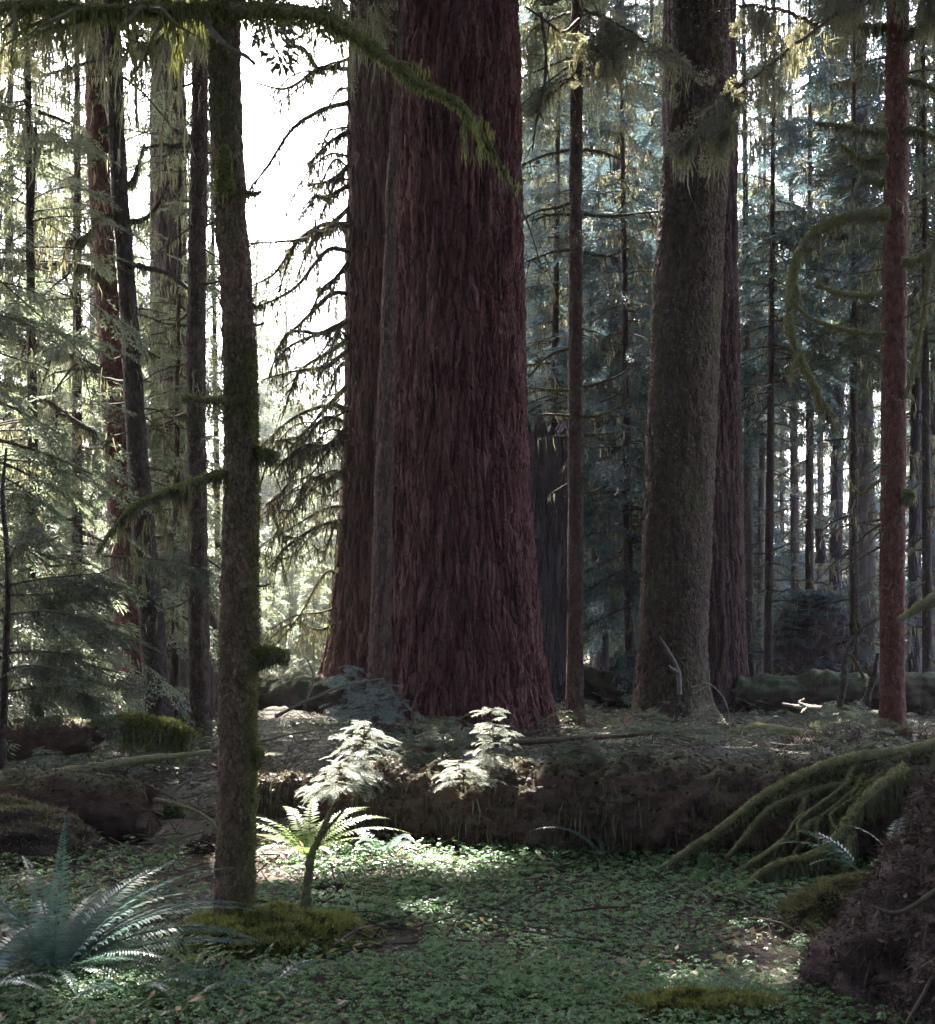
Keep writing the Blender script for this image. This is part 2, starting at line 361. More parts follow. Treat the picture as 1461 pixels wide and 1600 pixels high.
# ------------------------------------------------------------------ foliage
def spray_template(nsec, nter, wl, ww, seed, wood=True, flat=.0):
    """one flat hemlock spray of unit length along +x; returns needle quads and twig quads"""
    r = np.random.default_rng(seed); Q = []; W = []
    droop = lambda x: -.16 * x ** 2
    def leaf(b, d, l, wd):
        n = np.array([-d[1], d[0], 0.0]); n = n / (np.linalg.norm(n) + 1e-9); n[2] = r.uniform(-.45, .45)
        tip = b + d * l; tip[2] -= .12 * l
        mid = b + d * l * r.uniform(.4, .6)
        Q.append([b, mid + n * wd / 2, tip, mid - n * wd / 2])
    for i in range(nsec):
        s = .06 + .92 * (i + r.uniform(0, .8)) / nsec
        for sd in (-1, 1):
            if r.random() < .10: continue
            a = math.radians(r.uniform(42, 66)) * sd * (1 - .35 * s)
            L = (.50 * (1 - s) ** .75 + .05) * r.uniform(.65, 1.15)
            b = np.array([s, 0, droop(s)]); d = np.array([math.cos(a), math.sin(a), r.uniform(-.14, .02)])
            if wood:
                n = np.array([-d[1], d[0], 0]) * .0035; W.append([b - n, b + n, b + d * L * .8 + n * .4, b + d * L * .8 - n * .4])
            k = max(2, int(round(nter * L / .4)))
            for j in range(k):
                f = (j + r.uniform(.2, 1)) / k
                q = b + d * L * f; q[2] -= .1 * (L * f) ** 2
                for s2 in (-1, 1):
                    if r.random() < .12: continue
                    a2 = a + s2 * math.radians(r.uniform(30, 62))
                    leaf(q, np.array([math.cos(a2), math.sin(a2), r.uniform(-.2, .08)]), wl * r.uniform(.6, 1.2) * (1.1 - .5 * f), ww * r.uniform(.7, 1.2))
            leaf(b + d * L * .9, d, wl * r.uniform(.7, 1.2), ww)
    leaf(np.array([.97, 0, droop(.97)]), np.array([1.0, 0, -.2]), wl, ww)
    xs = np.linspace(0, 1, 6); 
    for a, b in zip(xs[:-1], xs[1:]):
        for nn in (np.array([0, .006, 0]), np.array([0, 0, .006])):
            W.append([np.array([a, 0, droop(a)]) - nn * (1.2 - a), np.array([a, 0, droop(a)]) + nn * (1.2 - a), np.array([b, 0, droop(b)]) + nn * (1.2 - b), np.array([b, 0, droop(b)]) - nn * (1.2 - b)])
    return np.array(Q), np.array(W)
T_FINE = [spray_template(15, 6, .10, .022, 20 + k) for k in range(4)]
T_MID = [spray_template(10, 4, .15, .036, 40 + k) for k in range(4)]
T_COARSE = [spray_template(6, 3, .24, .075, 60 + k) for k in range(4)]
def place(mb, T, pos, az, pitch, roll, scale, m=0, mw=1, carve=True):
    k = rng.integers(0, len(T), len(pos))
    for q in range(len(T)):
        s = k == q
        if not s.any(): continue
        a, p, r = az[s], pitch[s], roll[s]
        f = np.stack([np.cos(p) * np.cos(a), np.cos(p) * np.sin(a), np.sin(p)], 1)
        l = np.stack([-np.sin(a), np.cos(a), 0 * a], 1); u = np.cross(f, l)
        l2 = l * np.cos(r)[:, None] + u * np.sin(r)[:, None]; u2 = np.cross(f, l2)
        for tt, mm in ((T[q][0], m), (T[q][1], mw)):
            o = pos[s][:, None, None] + scale[s][:, None, None, None] * (tt[None, ..., 0:1] * f[:, None, None] + tt[None, ..., 1:2] * l2[:, None, None] + tt[None, ..., 2:3] * u2[:, None, None])
            mb.quads(o.reshape(-1, 4, 3), mm, carve)
def crown(mb, axis, z0, z1, nb, L0, L1, T, sc, rad0=.1, p0=(-22, 12), droop=.22, lich=0, power=.9, azr=None, dens=4.0, lichen_len=(.08, .35), carve=True, bare=.22, lw=.012):
    """limbs from a trunk axis(z)->(x,y) with sprays along them; materials 0 needles, 1 twigs, 2 lichen"""
    f = np.sort(U(0, 1, nb)); z = z0 + (z1 - z0) * f
    L = (L0 * (1 - f) ** power + L1) * U(.5, 1.1, nb)
    az = U(0, 2 * np.pi, nb) if azr is None else np.radians(U(azr[0], azr[1], nb))
    p = np.radians(U(p0[0], p0[1], nb)) + .35 * f
    b = np.stack([*axis(z), z], 1)
    s = np.linspace(0, 1, 7)
    kink = U(-.25, .25, nb)
    def at(i, s):
        a = az[i] + kink[i] * s
        h = L[i] * s * np.cos(p[i])
        return b[i] + np.stack([np.cos(a) * h, np.sin(a) * h, L[i] * s * np.sin(p[i]) - droop * L[i] * s ** 2], -1)
    PP = np.stack([at(np.arange(nb), np.full(nb, q)) for q in s], 1)
    tubes(mb, PP, (.010 * L + .006)[:, None] * (1.05 - s)[None], 4, 1, carve)
    ns = np.clip((L * dens).astype(int), 3, 16)
    I = np.repeat(np.arange(nb), ns); last = np.concatenate([[0], np.cumsum(ns)[:-1]])
    S = bare + (1 - bare) * U(0, 1, len(I)); S[last] = .98
    pos = at(I, S)
    sd = np.where(U(0, 1, len(I)) < .5, -1, 1) * np.radians(U(20, 65, len(I))); sd[last] = 0
    slope = np.arctan2(np.sin(p[I]) - 2 * droop * S, np.cos(p[I]))
    place(mb, T, pos, az[I] + kink[I] * S + sd, slope * .7 + np.radians(U(-28, 6, len(I))), np.radians(U(-25, 25, len(I))), sc * U(.55, 1.2, len(I)) * (1.1 - .4 * S) * np.minimum(1, .4 + L[I] / L0), carve=carve)
    if lich:
        n = int(lich * L.sum()); i = rng.integers(0, nb, n); q = at(i, U(.05, 1, n))
        hang(mb, q, U(*lichen_len, n) * U(.4, 1, n), U(lw, lw * 2.2, n), 2, carve)

def bare_limbs(mb, axis, z0, z1, nb, L, r=.012, m=1, ml=2, lich=10, sd=.3):
    """dead side limbs, kinked and thin, with wisps of lichen"""
    z = U(z0, z1, nb); az = U(0, 2 * np.pi, nb); Ln = L * U(.25, 1.1, nb); s = np.linspace(0, 1, 6); p = np.radians(U(-30, 25, nb))
    b = np.stack([*axis(z), z], 1)
    PP = b[:, None] + np.stack([np.cos(az)[:, None] * Ln[:, None] * s, np.sin(az)[:, None] * Ln[:, None] * s, Ln[:, None] * (np.tan(p)[:, None] * s - U(0, .5, nb)[:, None] * s ** 2)], -1)
    PP[:, 1:] += np.cumsum(rng.normal(size=(nb, 5, 3)) * .03 * Ln[:, None, None], 1)
    tubes(mb, PP, r * U(.7, 1.4, nb)[:, None] * (1.1 - .8 * s)[None], 4, m)
    k = nb * 3; a = rng.integers(0, nb, k); c = rng.integers(2, 6, k); d = rng.normal(size=(k, 3)) * [1, 1, .5] + [0, 0, -.3]; d /= np.linalg.norm(d, axis=1)[:, None]
    l = Ln[a] * U(.1, .4, k); Q = PP[a, c][:, None] + d[:, None] * (l[:, None] * np.linspace(0, 1, 3))[..., None]; tubes(mb, Q, r * .4 * np.array([1, .8, .4])[None] * np.ones((k, 1)), 3, m)
    k = nb * lich; hang(mb, PP[rng.integers(0, nb, k), rng.integers(0, 6, k)] + rng.normal(size=(k, 3)) * .04, U(.04, .3, k), U(.01, .02, k), ml)

# ------------------------------------------------------------------ trunks
def trunk_line(ctrl, d, taper_top, ztop):
    """control rows (px, py, width px) at distance d -> functions of height"""
    c = sorted(ctrl, key=lambda q: -q[1])
    z = np.array([EYE + (HY - q[1]) / F * d for q in c]); x = np.array([(q[0] - CX) / F * d for q in c]); r = np.array([q[2] / 2 / F * d for q in c])
    k = max(1, len(z) // 3)
    sl = (x[-1] - x[-1 - k]) / (z[-1] - z[-1 - k]) if len(z) > 1 else 0
    z = np.append(z, [ztop]); x = np.append(x, [x[-1] + sl * .4 * (ztop - z[-2])]); r = np.append(r, [taper_top])
    zz = np.linspace(z[0], z[-1], 500); xs = np.interp(zz, z, x); rs = np.interp(zz, z, r)
    kk = np.hanning(25); kk /= kk.sum()
    pad = lambda a: np.concatenate([np.full(12, a[0]) , a, np.full(12, a[-1])])
    dx = np.convolve(pad(xs), kk, 'valid'); dr = np.convolve(pad(rs), kk, 'valid')
    return (lambda q: np.interp(q, zz, dx)), (lambda q: np.interp(q, zz, dr)), z[0]
def trunk(name, ctrl, d, parent, material, ztop, rtop, nang=48, dz=.08, kind='smooth', amp=.03, k=6., flare=.3, fh=.5, lobes=5, zfine=None, dcl=0.0, seed=0., zcut=None):
    X, R, zb = trunk_line(ctrl, d, rtop, ztop)
    x0 = X(zb); zg = float(H(x0, d)) - .25
    zf = zfine if zfine is not None else EYE + (HY + 40) / F * d
    zs = np.concatenate([np.arange(zg, min(zf, ztop), dz), np.arange(zf, ztop, .6)]) if zcut is None else np.arange(zg, zcut, dz)
    th = np.linspace(0, 2 * np.pi, nang, endpoint=False)
    zc = np.maximum(zs, zb)
    cx = X(zc); r0 = R(zc)
    ex = np.exp(-np.maximum(zs - zg - .2, 0) / fh)
    lob = 1 + flare * ex[:, None] * (1 + .55 * np.cos(lobes * th + seed) + .35 * np.cos((lobes - 2) * th + 2 + seed))
    rr = r0[:, None] * lob
    ux, uy = np.cos(th)[None], np.sin(th)[None]
    bx, by, bz = ux * r0[:, None] + seed * 3, uy * r0[:, None], zs[:, None] + 0 * ux
    rr = rr * (1 + .05 * pn(bx * 1.2 / max(r0.mean(), .1), by * 1.2 / max(r0.mean(), .1), bz * .8))
    if kind == 'plate':       # deep wavy furrows between long flaky ridges
        wx = .16 * pn(bx * 1.5, by * 1.5, bz * .9); 
        a = np.abs(pn(bx * k + wx * 2.2, by * k + wx * 2.2, bz * k * .095 + 3)); b2 = np.abs(pn(bx * k * 1.9 + 9 + wx, by * k * 1.9, bz * k * .3))
        fl = pn(bx * k * 2.6, by * k * 2.6, bz * k * 1.5)
        fl2 = pn(bx * k * 6, by * k * 6, bz * k * 3.2 + 5)
        dsp = amp * (np.minimum(a * 4.6, 1) ** .8 * 1.25 + np.minimum(b2 * 4.2, 1) * .7 + .14 * np.tanh(5 * fl) + .13 * np.tanh(5 * fl2) - 1.2)
    else:
        dsp = amp * (fbm(bx * k, by * k, bz * k * .35, 4) + .4 * np.tanh(4 * pn(bx * k * 4, by * k * 4, bz * k * 2.2)))
    rr = rr + dsp
    dcy = d + dcl * (zs - zg)
    g = np.stack([cx[:, None] + rr * ux, dcy[:, None] + rr * uy, bz], -1)
    mb = MB(); mb.grid(g[:, ::-1], 0)
    if zcut is not None:
        for e in (-1, -2, -3): g[e, :, 2] += (1.0 + e * -.0 - .25 * (-1 - e)) * (1.3 * np.abs(pn(th * 2.2, 0, 7)) + 1.1 * np.abs(pn(th * 7, 0, 2)) ** 1.3 - .25)
        mb = MB(); mb.grid(g[:, ::-1], 0); c = g[-1].mean(0) - np.array([0, 0, .25]); rw = g[-1]; mb.tris(np.stack([np.broadcast_to(c, rw.shape), np.roll(rw, -1, 0), rw], 1), 0)
    o = mb.build(name, material, parent)
    axis = lambda z: (X(z), d + dcl * (z - zg))
    return o, g[:, ::-1], axis, R
def base(ctrl, d):
    c = max(ctrl, key=lambda q: q[1]); x = (c[0] - CX) / F * d; return (x, d, float(H(x, d)))

def big_crown(parent, axis, z0, z1, nb, L0, name="crown"):
    mb = MB(); crown(mb, axis, z0 + .30 * L0, z1, nb, L0, .8, T_COARSE, 1.1 if L0 < 4 else 1.5, p0=(-14, 10), droop=.12, dens=5.4, bare=.1)
    return mb.build(name, [CANO, TWIG, LICH], parent, smooth=False)
def lichen_limb(name, parent, pts, r0, r1, N, ln, wd, material=None, strands=None, fz=0, fzl=.03, n=28, sub=0, subl=.5, mats=None):
    """a limb drawn through world points, with moss fuzz, hanging strands and side twigs"""
    mb = MB(); q = spline(pts, n); rad = np.linspace(r0, r1, n)
    g = tube(mb, q, rad, 7, 0, .35)
    if sub:
        i = rng.integers(int(n * .15), n - 1, sub); d0 = q[-1] - q[0]; d0 /= np.linalg.norm(d0)
        dv = d0[None] * U(.0, .8, sub)[:, None] + rng.normal(size=(sub, 3)) * .6 + np.array([0, 0, -.55]); dv /= np.linalg.norm(dv, axis=1)[:, None]
        L = subl * U(.35, 1.1, sub)
        s = np.linspace(0, 1, 5); PP = q[i][:, None] + dv[:, None] * (L[:, None] * s)[..., None]; PP[..., 2] -= .35 * (L[:, None] * s ** 2)
        PP[:, 1:-1] += rng.normal(size=(sub, 3, 3)) * .03 * L[:, None, None]
        tubes(mb, PP, (r1 * .8 + .1 * r0) * (1.05 - s)[None] * np.ones((sub, 1)), 4, 0)
        M = int(sub * N / max(n, 1)) + sub * 6; j = rng.integers(0, sub, M); k = rng.integers(0, 5, M)
        hang(mb, PP[j, k] + rng.normal(size=(M, 3)) * .01, ln * U(.15, .9, M), wd * U(.6, 1.5, M), 1)
    ax0, axv = q[0], q[-1] - q[0]; tp = lambda p: 1 - .7 * np.clip((p - ax0) @ axv / (axv @ axv), 0, 1) ** 2
    if N:
        p, nn = on_grid(g, N); p = p - np.array([0, 0, 1]) * 0.3 * r0
        cl = .35 + .65 * np.clip(.5 + 1.6 * pn(p[:, 0] * 5, p[:, 1] * 5, p[:, 2] * 5), 0, 1)
        hang(mb, p, ln * U(.2, 1.0, N) * cl * tp(p), wd * U(.6, 1.5, N), 1)
    if fz:
        p, nn = on_grid(g, fz); fuzz(mb, p, nn, fzl * U(.5, 1.3, fz) * tp(p) * np.clip(1 + 1.3 * pn(p[:, 0] * 9, p[:, 1] * 9, p[:, 2] * 9), .3, 1.6), fzl * .4, .25, 2)
    return mb.build(name, mats or [material or TWIG, strands or LICH, MOSS], parent)

# --- the slender mossy tree close to the viewer
c1 = [(350, -40, 46), (351, 60, 48), (352, 150, 50), (357, 250, 50), (360, 330, 48), (366, 400, 46), (371, 470, 50), (374, 560, 51), (375, 640, 52), (378, 760, 52), (375, 900, 55), (372, 1050, 58), (370, 1200, 56), (368, 1330, 57), (364, 1448, 60)]
D1 = 6.9
t1 = thing("hemlock_tree", "slender moss-speckled tree whose foot stands on the bright moss hump", "tree", base(c1, D1))
o, g, ax1, R1 = trunk("trunk", c1, D1, t1, B_HEM, 13., .05, 120, .012, 'smooth', .016, 16, .25, .12, 4)
mb = MB(); N = 26000
p, n = on_grid(g, N, (0, .62)); k = pn(p[:, 0] * 6, p[:, 1] * 6, p[:, 2] * 1.6) + .35 * n[:, 0]; s = k > -.02
fuzz(mb, p[s], n[s], .016 * U(.4, 1.5, s.sum()), .006, .35)
mb.build("moss", MOSSD, t1, smooth=False)
mb = MB(); p, n = on_grid(g, 30000, (0, .62)); k = pn(p[:, 0] * 4 + 3, p[:, 1] * 4, p[:, 2] * 1.1) + .75 * n[:, 0] - .12 + .25 * n[:, 1]; s = k > .25
fuzz(mb, p[s], n[s], .022 * U(.4, 1.5, s.sum()), .007, .3)
mb.build("moss", MOSS, t1, smooth=False)
def l1(pts, *a, **k): return lichen_limb("branch", t1, [P(*q) for q in pts], *a, **k)
l1([(345, 14, 6.85), (300, 12, 6.7), (230, 14, 6.6), (150, 18, 6.5), (60, 6, 6.4), (-60, 20, 6.3)], .045, .02, 1500, .15, .007, MOSSWOOD, MOSS, 5000, .02, sub=16, subl=.5)
l1([(365, 18, 6.8), (430, 16, 6.6), (500, 26, 6.4), (560, 58, 6.25), (610, 95, 6.15), (660, 132, 6.1), (715, 160, 6.05), (750, 205, 6.0), (778, 250, 6.0), (790, 280, 6.0)], .042, .003, 2400, .10, .006, MOSSWOOD, MOSS, 7000, .018, n=60, sub=12, subl=.22)
l1([(785, 268, 6.0), (800, 300, 6.0), (825, 350, 6.0), (838, 390, 6.0), (842, 410, 6.0)], .006, .003, 12, .05, .004, TWIG)
l1([(318, 26, 6.75), (335, 52, 6.6), (358, 74, 6.55), (384, 88, 6.6), (398, 100, 6.66)], .017, .009, 60, .05, .006, WOOD)
l1([(350, 738, 6.85), (310, 752, 6.7), (270, 764, 6.6), (225, 782, 6.5), (195, 805, 6.45), (150, 862, 6.4)], .024, .008, 900, .16, .007, MOSSWOOD, MOSSD, 2500, .018, sub=5, subl=.3)
l1([(352, 624, 6.8), (325, 626, 6.7), (300, 622, 6.65), (282, 622, 6.62)], .02, .014, 160, .09, .007, MOSSWOOD, MOSSD, 900, .016)
l1([(380, 300, 6.9), (395, 303, 6.9), (408, 300, 6.88)], .014, .008, 120, .06, .006, TWIG, LICH, 200, .014)
l1([(385, 500, 6.9), (400, 508, 6.88), (413, 504, 6.86)], .008, .005, 10, .03, .005, TWIG)
l1([(388, 470, 6.9), (402, 480, 6.9), (408, 470, 6.9)], .012, .005, 60, .05, .006, TWIG)
l1([(395, 706, 6.9), (415, 708, 6.85), (434, 712, 6.8)], .03, .02, 420, .13, .009, MOSSWOOD, MOSSD, 900, .02)
l1([(395, 915, 6.9), (410, 916, 6.88), (422, 912, 6.87)], .008, .004, 30, .05, .006, TWIG)
l1([(395, 1022, 6.95), (420, 1018, 6.9), (450, 1022, 6.86)], .03, .026, 900, .26, .010, MOSSWOOD, MOSSD, 1600, .022)
l1([(398, 1172, 6.9), (405, 1175, 6.88), (408, 1180, 6.87)], .022, .02, 140, .2, .010, MOSSWOOD, MOSSD, 300, .02)
l1([(352, 300, 6.81), (352, 265, 6.77), (351, 240, 6.78), (354, 232, 6.82)], .05, .03, 500, .09, .008, MOSSWOOD, MOSS, 2600, .022)
l1([(330, 12, 6.9), (300, 30, 7.2), (260, 60, 7.6), (210, 70, 8.0)], .012, .005, 420, .35, .007, TWIG, LICH, sub=14, subl=.7)

# --- the pair of thin trunks and the straight thin trunk beyond it
c2 = [(172, -30, 24), (180, 150, 24), (187, 300, 25), (197, 420, 26), (206, 560, 28), (214, 700, 32), (226, 850, 36), (238, 980, 38), (246, 1090, 42), (252, 1150, 46)]
t2 = thing("hemlock_tree", "thin dark tree leaning across a redder trunk with short broken limbs", "tree", base(c2, 18.))
_, _, ax2, _ = trunk("trunk", c2, 18., t2, B_DARK, 19., .06, 32, .07, 'smooth', .02, 7, .3, .3)
c2b = [(148, -30, 30), (150, 150, 32), (156, 300, 34), (166, 450, 34), (177, 600, 36), (184, 750, 38), (196, 900, 44), (210, 1040, 50), (214, 1120, 56)]
t2b = thing("spruce_tree", "reddish tree close behind the thin dark leaning trunk", "tree", base(c2b, 21.))
_, _, ax2b, _ = trunk("trunk", c2b, 21., t2b, B_RED, 24., .1, 32, .08, 'smooth', .025, 6, .3, .4)
c3 = [(318, -30, 22), (313, 100, 24), (311, 250, 26), (308, 400, 28), (306, 600, 29), (308, 800, 30), (311, 1000, 31), (315, 1180, 34)]
t3 = thing("hemlock_tree", "straight thin tree just behind the moss-speckled trunk", "tree", base(c3, 17.))
_, _, ax3, _ = trunk("trunk", c3, 17., t3, B_SPR, 18., .06, 32, .06, 'smooth', .018, 8, .25, .3)
c4 = [(262, -30, 50), (263, 250, 54), (264, 450, 57), (265, 650, 58), (270, 800, 62), (280, 900, 78), (294, 980, 96), (296, 1060, 108)]
t4 = thing("spruce_tree", "broad pale spruce trunk glimpsed between thin trees with a dark spreading foot", "tree", base(c4, 26.))
_, _, ax4, _ = trunk("trunk", c4, 26., t4, B_PALE, 38., .2, 90, .07, 'plate', .03, 5.5, .25, .8)
def limbs(parent, d, specs, r=.02, N=60, ln=.15, wd=.012, **k):
    for s in specs: lichen_limb("branch", parent, [P(*q) if len(q) == 3 else P(q[0], q[1], d) for q in s], r, r * .45, N, ln, wd, **k)
limbs(t2, 17.9, [[(180, 340), (160, 338), (142, 350)], [(196, 345), (215, 346), (235, 335), (252, 312), (265, 282)], [(190, 290), (205, 285), (215, 262), (226, 225)], [(196, 410), (225, 418), (262, 428), (300, 455), (320, 460)], [(180, 140), (160, 150), (140, 155)], [(178, 198), (165, 200), (155, 200)]], .045, 220, .22, .016)
limbs(t3, 17, [[(300, 226), (275, 228), (250, 227), (222, 232)], [(305, 218), (288, 212), (272, 202)], [(303, 650), (290, 648), (272, 652)]], .04, 180, .2, .016)
limbs(t2, 17.9, [[(150, 355), (128, 372), (104, 378)], [(205, 470), (213, 520), (225, 545), (250, 560)], [(178, 110), (200, 80), (215, 40)], [(176, 100), (150, 95), (95, 110), (60, 120)]], .03, 220, .3, .014, sub=8, subl=.6)
limbs(t2, 17.5, [[(215, 40), (212, 120), (214, 200)], [(55, 200), (54, 260), (52, 330)], [(60, 175), (90, 185), (112, 195)]], .03, 30, .1, .012)
limbs(t2b, 20.8, [[(150, 420), (120, 415), (60, 410), (-20, 405)], [(165, 585), (120, 560), (60, 540), (-30, 515)], [(175, 690), (120, 660), (50, 612), (-20, 600)]], .055, 520, .4, .02, sub=18, subl=1.1)

# --- the giants
c5 = [(612, -30, 128), (612, 100, 132), (611, 300, 136), (610, 500, 138), (608, 700, 142), (606, 800, 148), (603, 900, 156), (600, 1000, 172), (600, 1060, 186), (600, 1110, 200)]
t5 = thing("giant_conifer", "old giant tree half hidden behind the largest trunk with bare limbs against bright sky", "tree", base(c5, 27.))
_, _, ax5, _ = trunk("trunk", c5, 27., t5, B_GIANT2, 46., .35, 300, .04, 'plate', .05, 4.6, .18, .9, seed=1.)
c6 = [(722, -30, 172), (718, 60, 182), (715, 150, 194), (711, 300, 202), (710, 450, 212), (709, 600, 222), (708, 750, 230), (712, 850, 238), (716, 950, 246), (720, 1050, 256), (722, 1145, 272)]
t6 = thing("giant_conifer", "largest tree with furrowed purplish bark standing behind the nurse log", "tree", base(c6, 21.8))
_, _, ax6, _ = trunk("trunk", c6, 21.8, t6, B_GIANT, 50., .5, 620, .022, 'plate', .062, 6.6, .15, .6, lobes=7, seed=2.)
cs = [(622, 120, 9), (616, 200, 12), (611, 300, 15), (608, 450, 20), (604, 600, 24), (600, 750, 28), (597, 900, 31), (594, 1000, 33), (592, 1110, 38)]
ts = thing("hemlock_tree", "slim grey-brown trunk pressed against the flank of the largest tree", "tree", base(cs, 20.2))
trunk("trunk", cs, 20.2, ts, B_SLIM, 13.5, .02, 70, .03, 'plate', .022, 11, .3, .3)
c7 = [(838, 640, 110), (838, 800, 112), (836, 900, 116), (834, 1030, 124), (834, 1090, 134)]
t7 = thing("broken_snag", "broken dark stub of a dead trunk with a ragged top beside the largest tree", "snag", base(c7, 29.))
trunk("trunk", c7, 29., t7, B_SNAG, 8., .8, 130, .07, 'plate', .05, 4.5, .1, .6, zcut=EYE + (HY - 668) / F * 29., seed=3.)
c8 = [(902, -30, 18), (901, 150, 19), (899, 300, 21), (899, 500, 22), (899, 700, 23), (899, 900, 24), (898, 1050, 26), (898, 1125, 28)]
t8 = thing("hemlock_tree", "straight thin tree with short curved limbs next to the broken snag", "tree", base(c8, 23.5))
_, _, ax8, _ = trunk("trunk", c8, 23.5, t8, B_SLIM, 17., .07, 32, .07, 'smooth', .02, 7, .25, .3, seed=.5)
c9 = [(958, 560, 17), (954, 650, 18), (950, 750, 19), (946, 850, 20), (941, 950, 22), (938, 1060, 26)]
t9 = thing("hemlock_tree", "thin slanting purplish trunk between the thin limbed tree and the mossy trunk", "tree", base(c9, 33.))
_, _, ax9, _ = trunk("trunk", c9, 33., t9, B_SNAG, 20., .06, 28, .1, 'smooth', .025, 6, .2, .3)
c10 = [(1096, -30, 88), (1095, 60, 90), (1091, 200, 98), (1083, 300, 102), (1074, 450, 106), (1068, 600, 106), (1062, 750, 107), (1056, 900, 106), (1051, 1020, 106), (1050, 1090, 112), (1050, 1130, 120)]
t10 = thing("spruce_tree", "stout brown mossy trunk with pale rim in front of a darker trunk", "tree", base(c10, 23.4))
_, g10, ax10, _ = trunk("trunk", c10, 23.4, t10, B_SPR, 42., .25, 240, .028, 'smooth', .035, 7, .40, .3, seed=.3)
c11 = [(1092, -30, 108), (1093, 100, 112), (1094, 300, 112), (1096, 450, 108), (1100, 600, 108), (1104, 750, 106), (1108, 900, 106), (1112, 1000, 106), (1114, 1100, 112)]
t11 = thing("giant_conifer", "dark reddish trunk standing just behind the stout mossy trunk", "tree", base(c11, 27.5))
_, _, ax11, _ = trunk("trunk", c11, 27.5, t11, B_OLD3, 45., .3, 200, .04, 'plate', .04, 5.5, .15, .5, seed=4.)
c12 = [(1404, -30, 34), (1402, 100, 35), (1400, 300, 36), (1397, 500, 37), (1396, 700, 37), (1394, 900, 38), (1394, 1050, 37), (1394, 1158, 40)]
D12 = 19.5
t12 = thing("spruce_tree", "red-barked tree with thick curling moss-covered limbs", "tree", base(c12, D12))
_, _, ax12, _ = trunk("trunk", c12, D12, t12, B_RED, 26., .1, 44, .05, 'smooth', .016, 9, .45, .25, seed=.8)
def l12(pts, r, N=260, ln=.18, fz=900, **k):
    lichen_limb("branch", t12, [P(q[0], q[1], q[2] if len(q) > 2 else D12 - .2) for q in pts], r, r * .55, N, ln, .014, MOSSWOOD, k.pop('st', MOSSD), fz, .035, n=34, **k)
l12([(1390, 334), (1345, 336), (1300, 348), (1264, 372), (1243, 415), (1234, 470), (1236, 520), (1252, 562), (1270, 600), (1285, 640)], .10, 900, .24, 4500, sub=10, subl=.35)
l12([(1272, 600), (1290, 640), (1305, 672)], .05, 200, .4, 400, sub=4, subl=.5)
l12([(1385, 522), (1340, 518), (1300, 510), (1262, 494), (1240, 470)], .045, 300, .15)
l12([(1385, 456), (1350, 462), (1310, 458), (1285, 448), (1278, 436)], .05, 320, .15)
l12([(1408, 408), (1430, 408), (1452, 395), (1480, 380)], .065, 260, .2)
l12([(1480, 330), (1455, 400), (1445, 480), (1430, 560), (1415, 620)], .055, 500, .35, 1500)
l12([(1408, 770), (1420, 770), (1428, 775)], .09, 260, .3, 800)
l12([(1386, 205), (1360, 205), (1320, 198), (1275, 192)], .05, 500, .3)
l12([(1386, 245), (1350, 248), (1310, 222)], .03, 400, .4)
l12([(1382, 283), (1365, 285), (1355, 282)], .04, 120, .2)
l12([(1388, 42), (1350, 40), (1300, 32), (1270, 40)], .05, 500, .35)
l12([(1410, 60), (1440, 40), (1480, 30)], .05, 400, .5, st=LICH)
l12([(1412, 125), (1440, 130), (1480, 150)], .04, 260, .3)
l12([(1412, 200), (1440, 205), (1480, 225)], .04, 260, .3)
l12([(1384, 745), (1360, 760), (1345, 772), (1330, 756)], .03, 60, .15, 200)
# the drooping sunlit bough over the stout trunk
# --- draped boughs: mossy sprays hanging from a limb
def bough(parent, pts, r, n, sc, ns, ln, wd=.008, T=None, dens=1.):
    mb = MB(); q = spline([P(*a) for a in pts], 44); q[3:-1] += rng.normal(size=(40, 3)) * r * .5; g = tube(mb, q, np.linspace(r, r * .25, 44), 6, 0, .4)
    m = max(6, n // 3); i = np.sort(rng.integers(4, 44, m)); L = sc * U(.5, 1.7, m); s = np.linspace(0, 1, 7)
    az = math.atan2(*(q[-1] - q[0])[[1, 0]]) + np.where(np.arange(m) % 2, 1, -1) * np.radians(U(10, 100, m))
    dr = U(.35, .95, m)
    PP = q[i][:, None] + np.stack([np.cos(az)[:, None] * L[:, None] * .7 * s * (1 - .35 * s), np.sin(az)[:, None] * L[:, None] * .7 * s * (1 - .35 * s), -(L * dr)[:, None] * (.25 * s + .75 * s ** 2)], -1)
    PP[:, 1:] += np.cumsum(rng.normal(size=(m, 6, 3)) * .022 * L[:, None, None], 1)
    tubes(mb, PP, (.10 * r + .004) * (1.1 - s)[None] * np.ones((m, 1)), 4, 0, True)
    K = n * 2; a = rng.integers(0, m, K); b = rng.integers(1, 7, K)
    place(mb, T or T_FINE, PP[a, b], az[a] + U(-1.1, 1.1, K), np.radians(U(-78, -10, K)), U(-1.2, 1.2, K), sc * .5 * U(.3, 1.25, K), 1, 0, True)
    a = rng.integers(0, m, ns // 2); b = rng.integers(0, 7, ns // 2); hang(mb, PP[a, b] + rng.normal(size=(ns // 2, 3)) * .03 * sc, ln * .7 * U(.08, 1, ns // 2) ** 1.7, wd * U(.5, 1.5, ns // 2), 2, True)
    return mb.build("branch", [TWIG, LICH, LICH], parent, smooth=False)
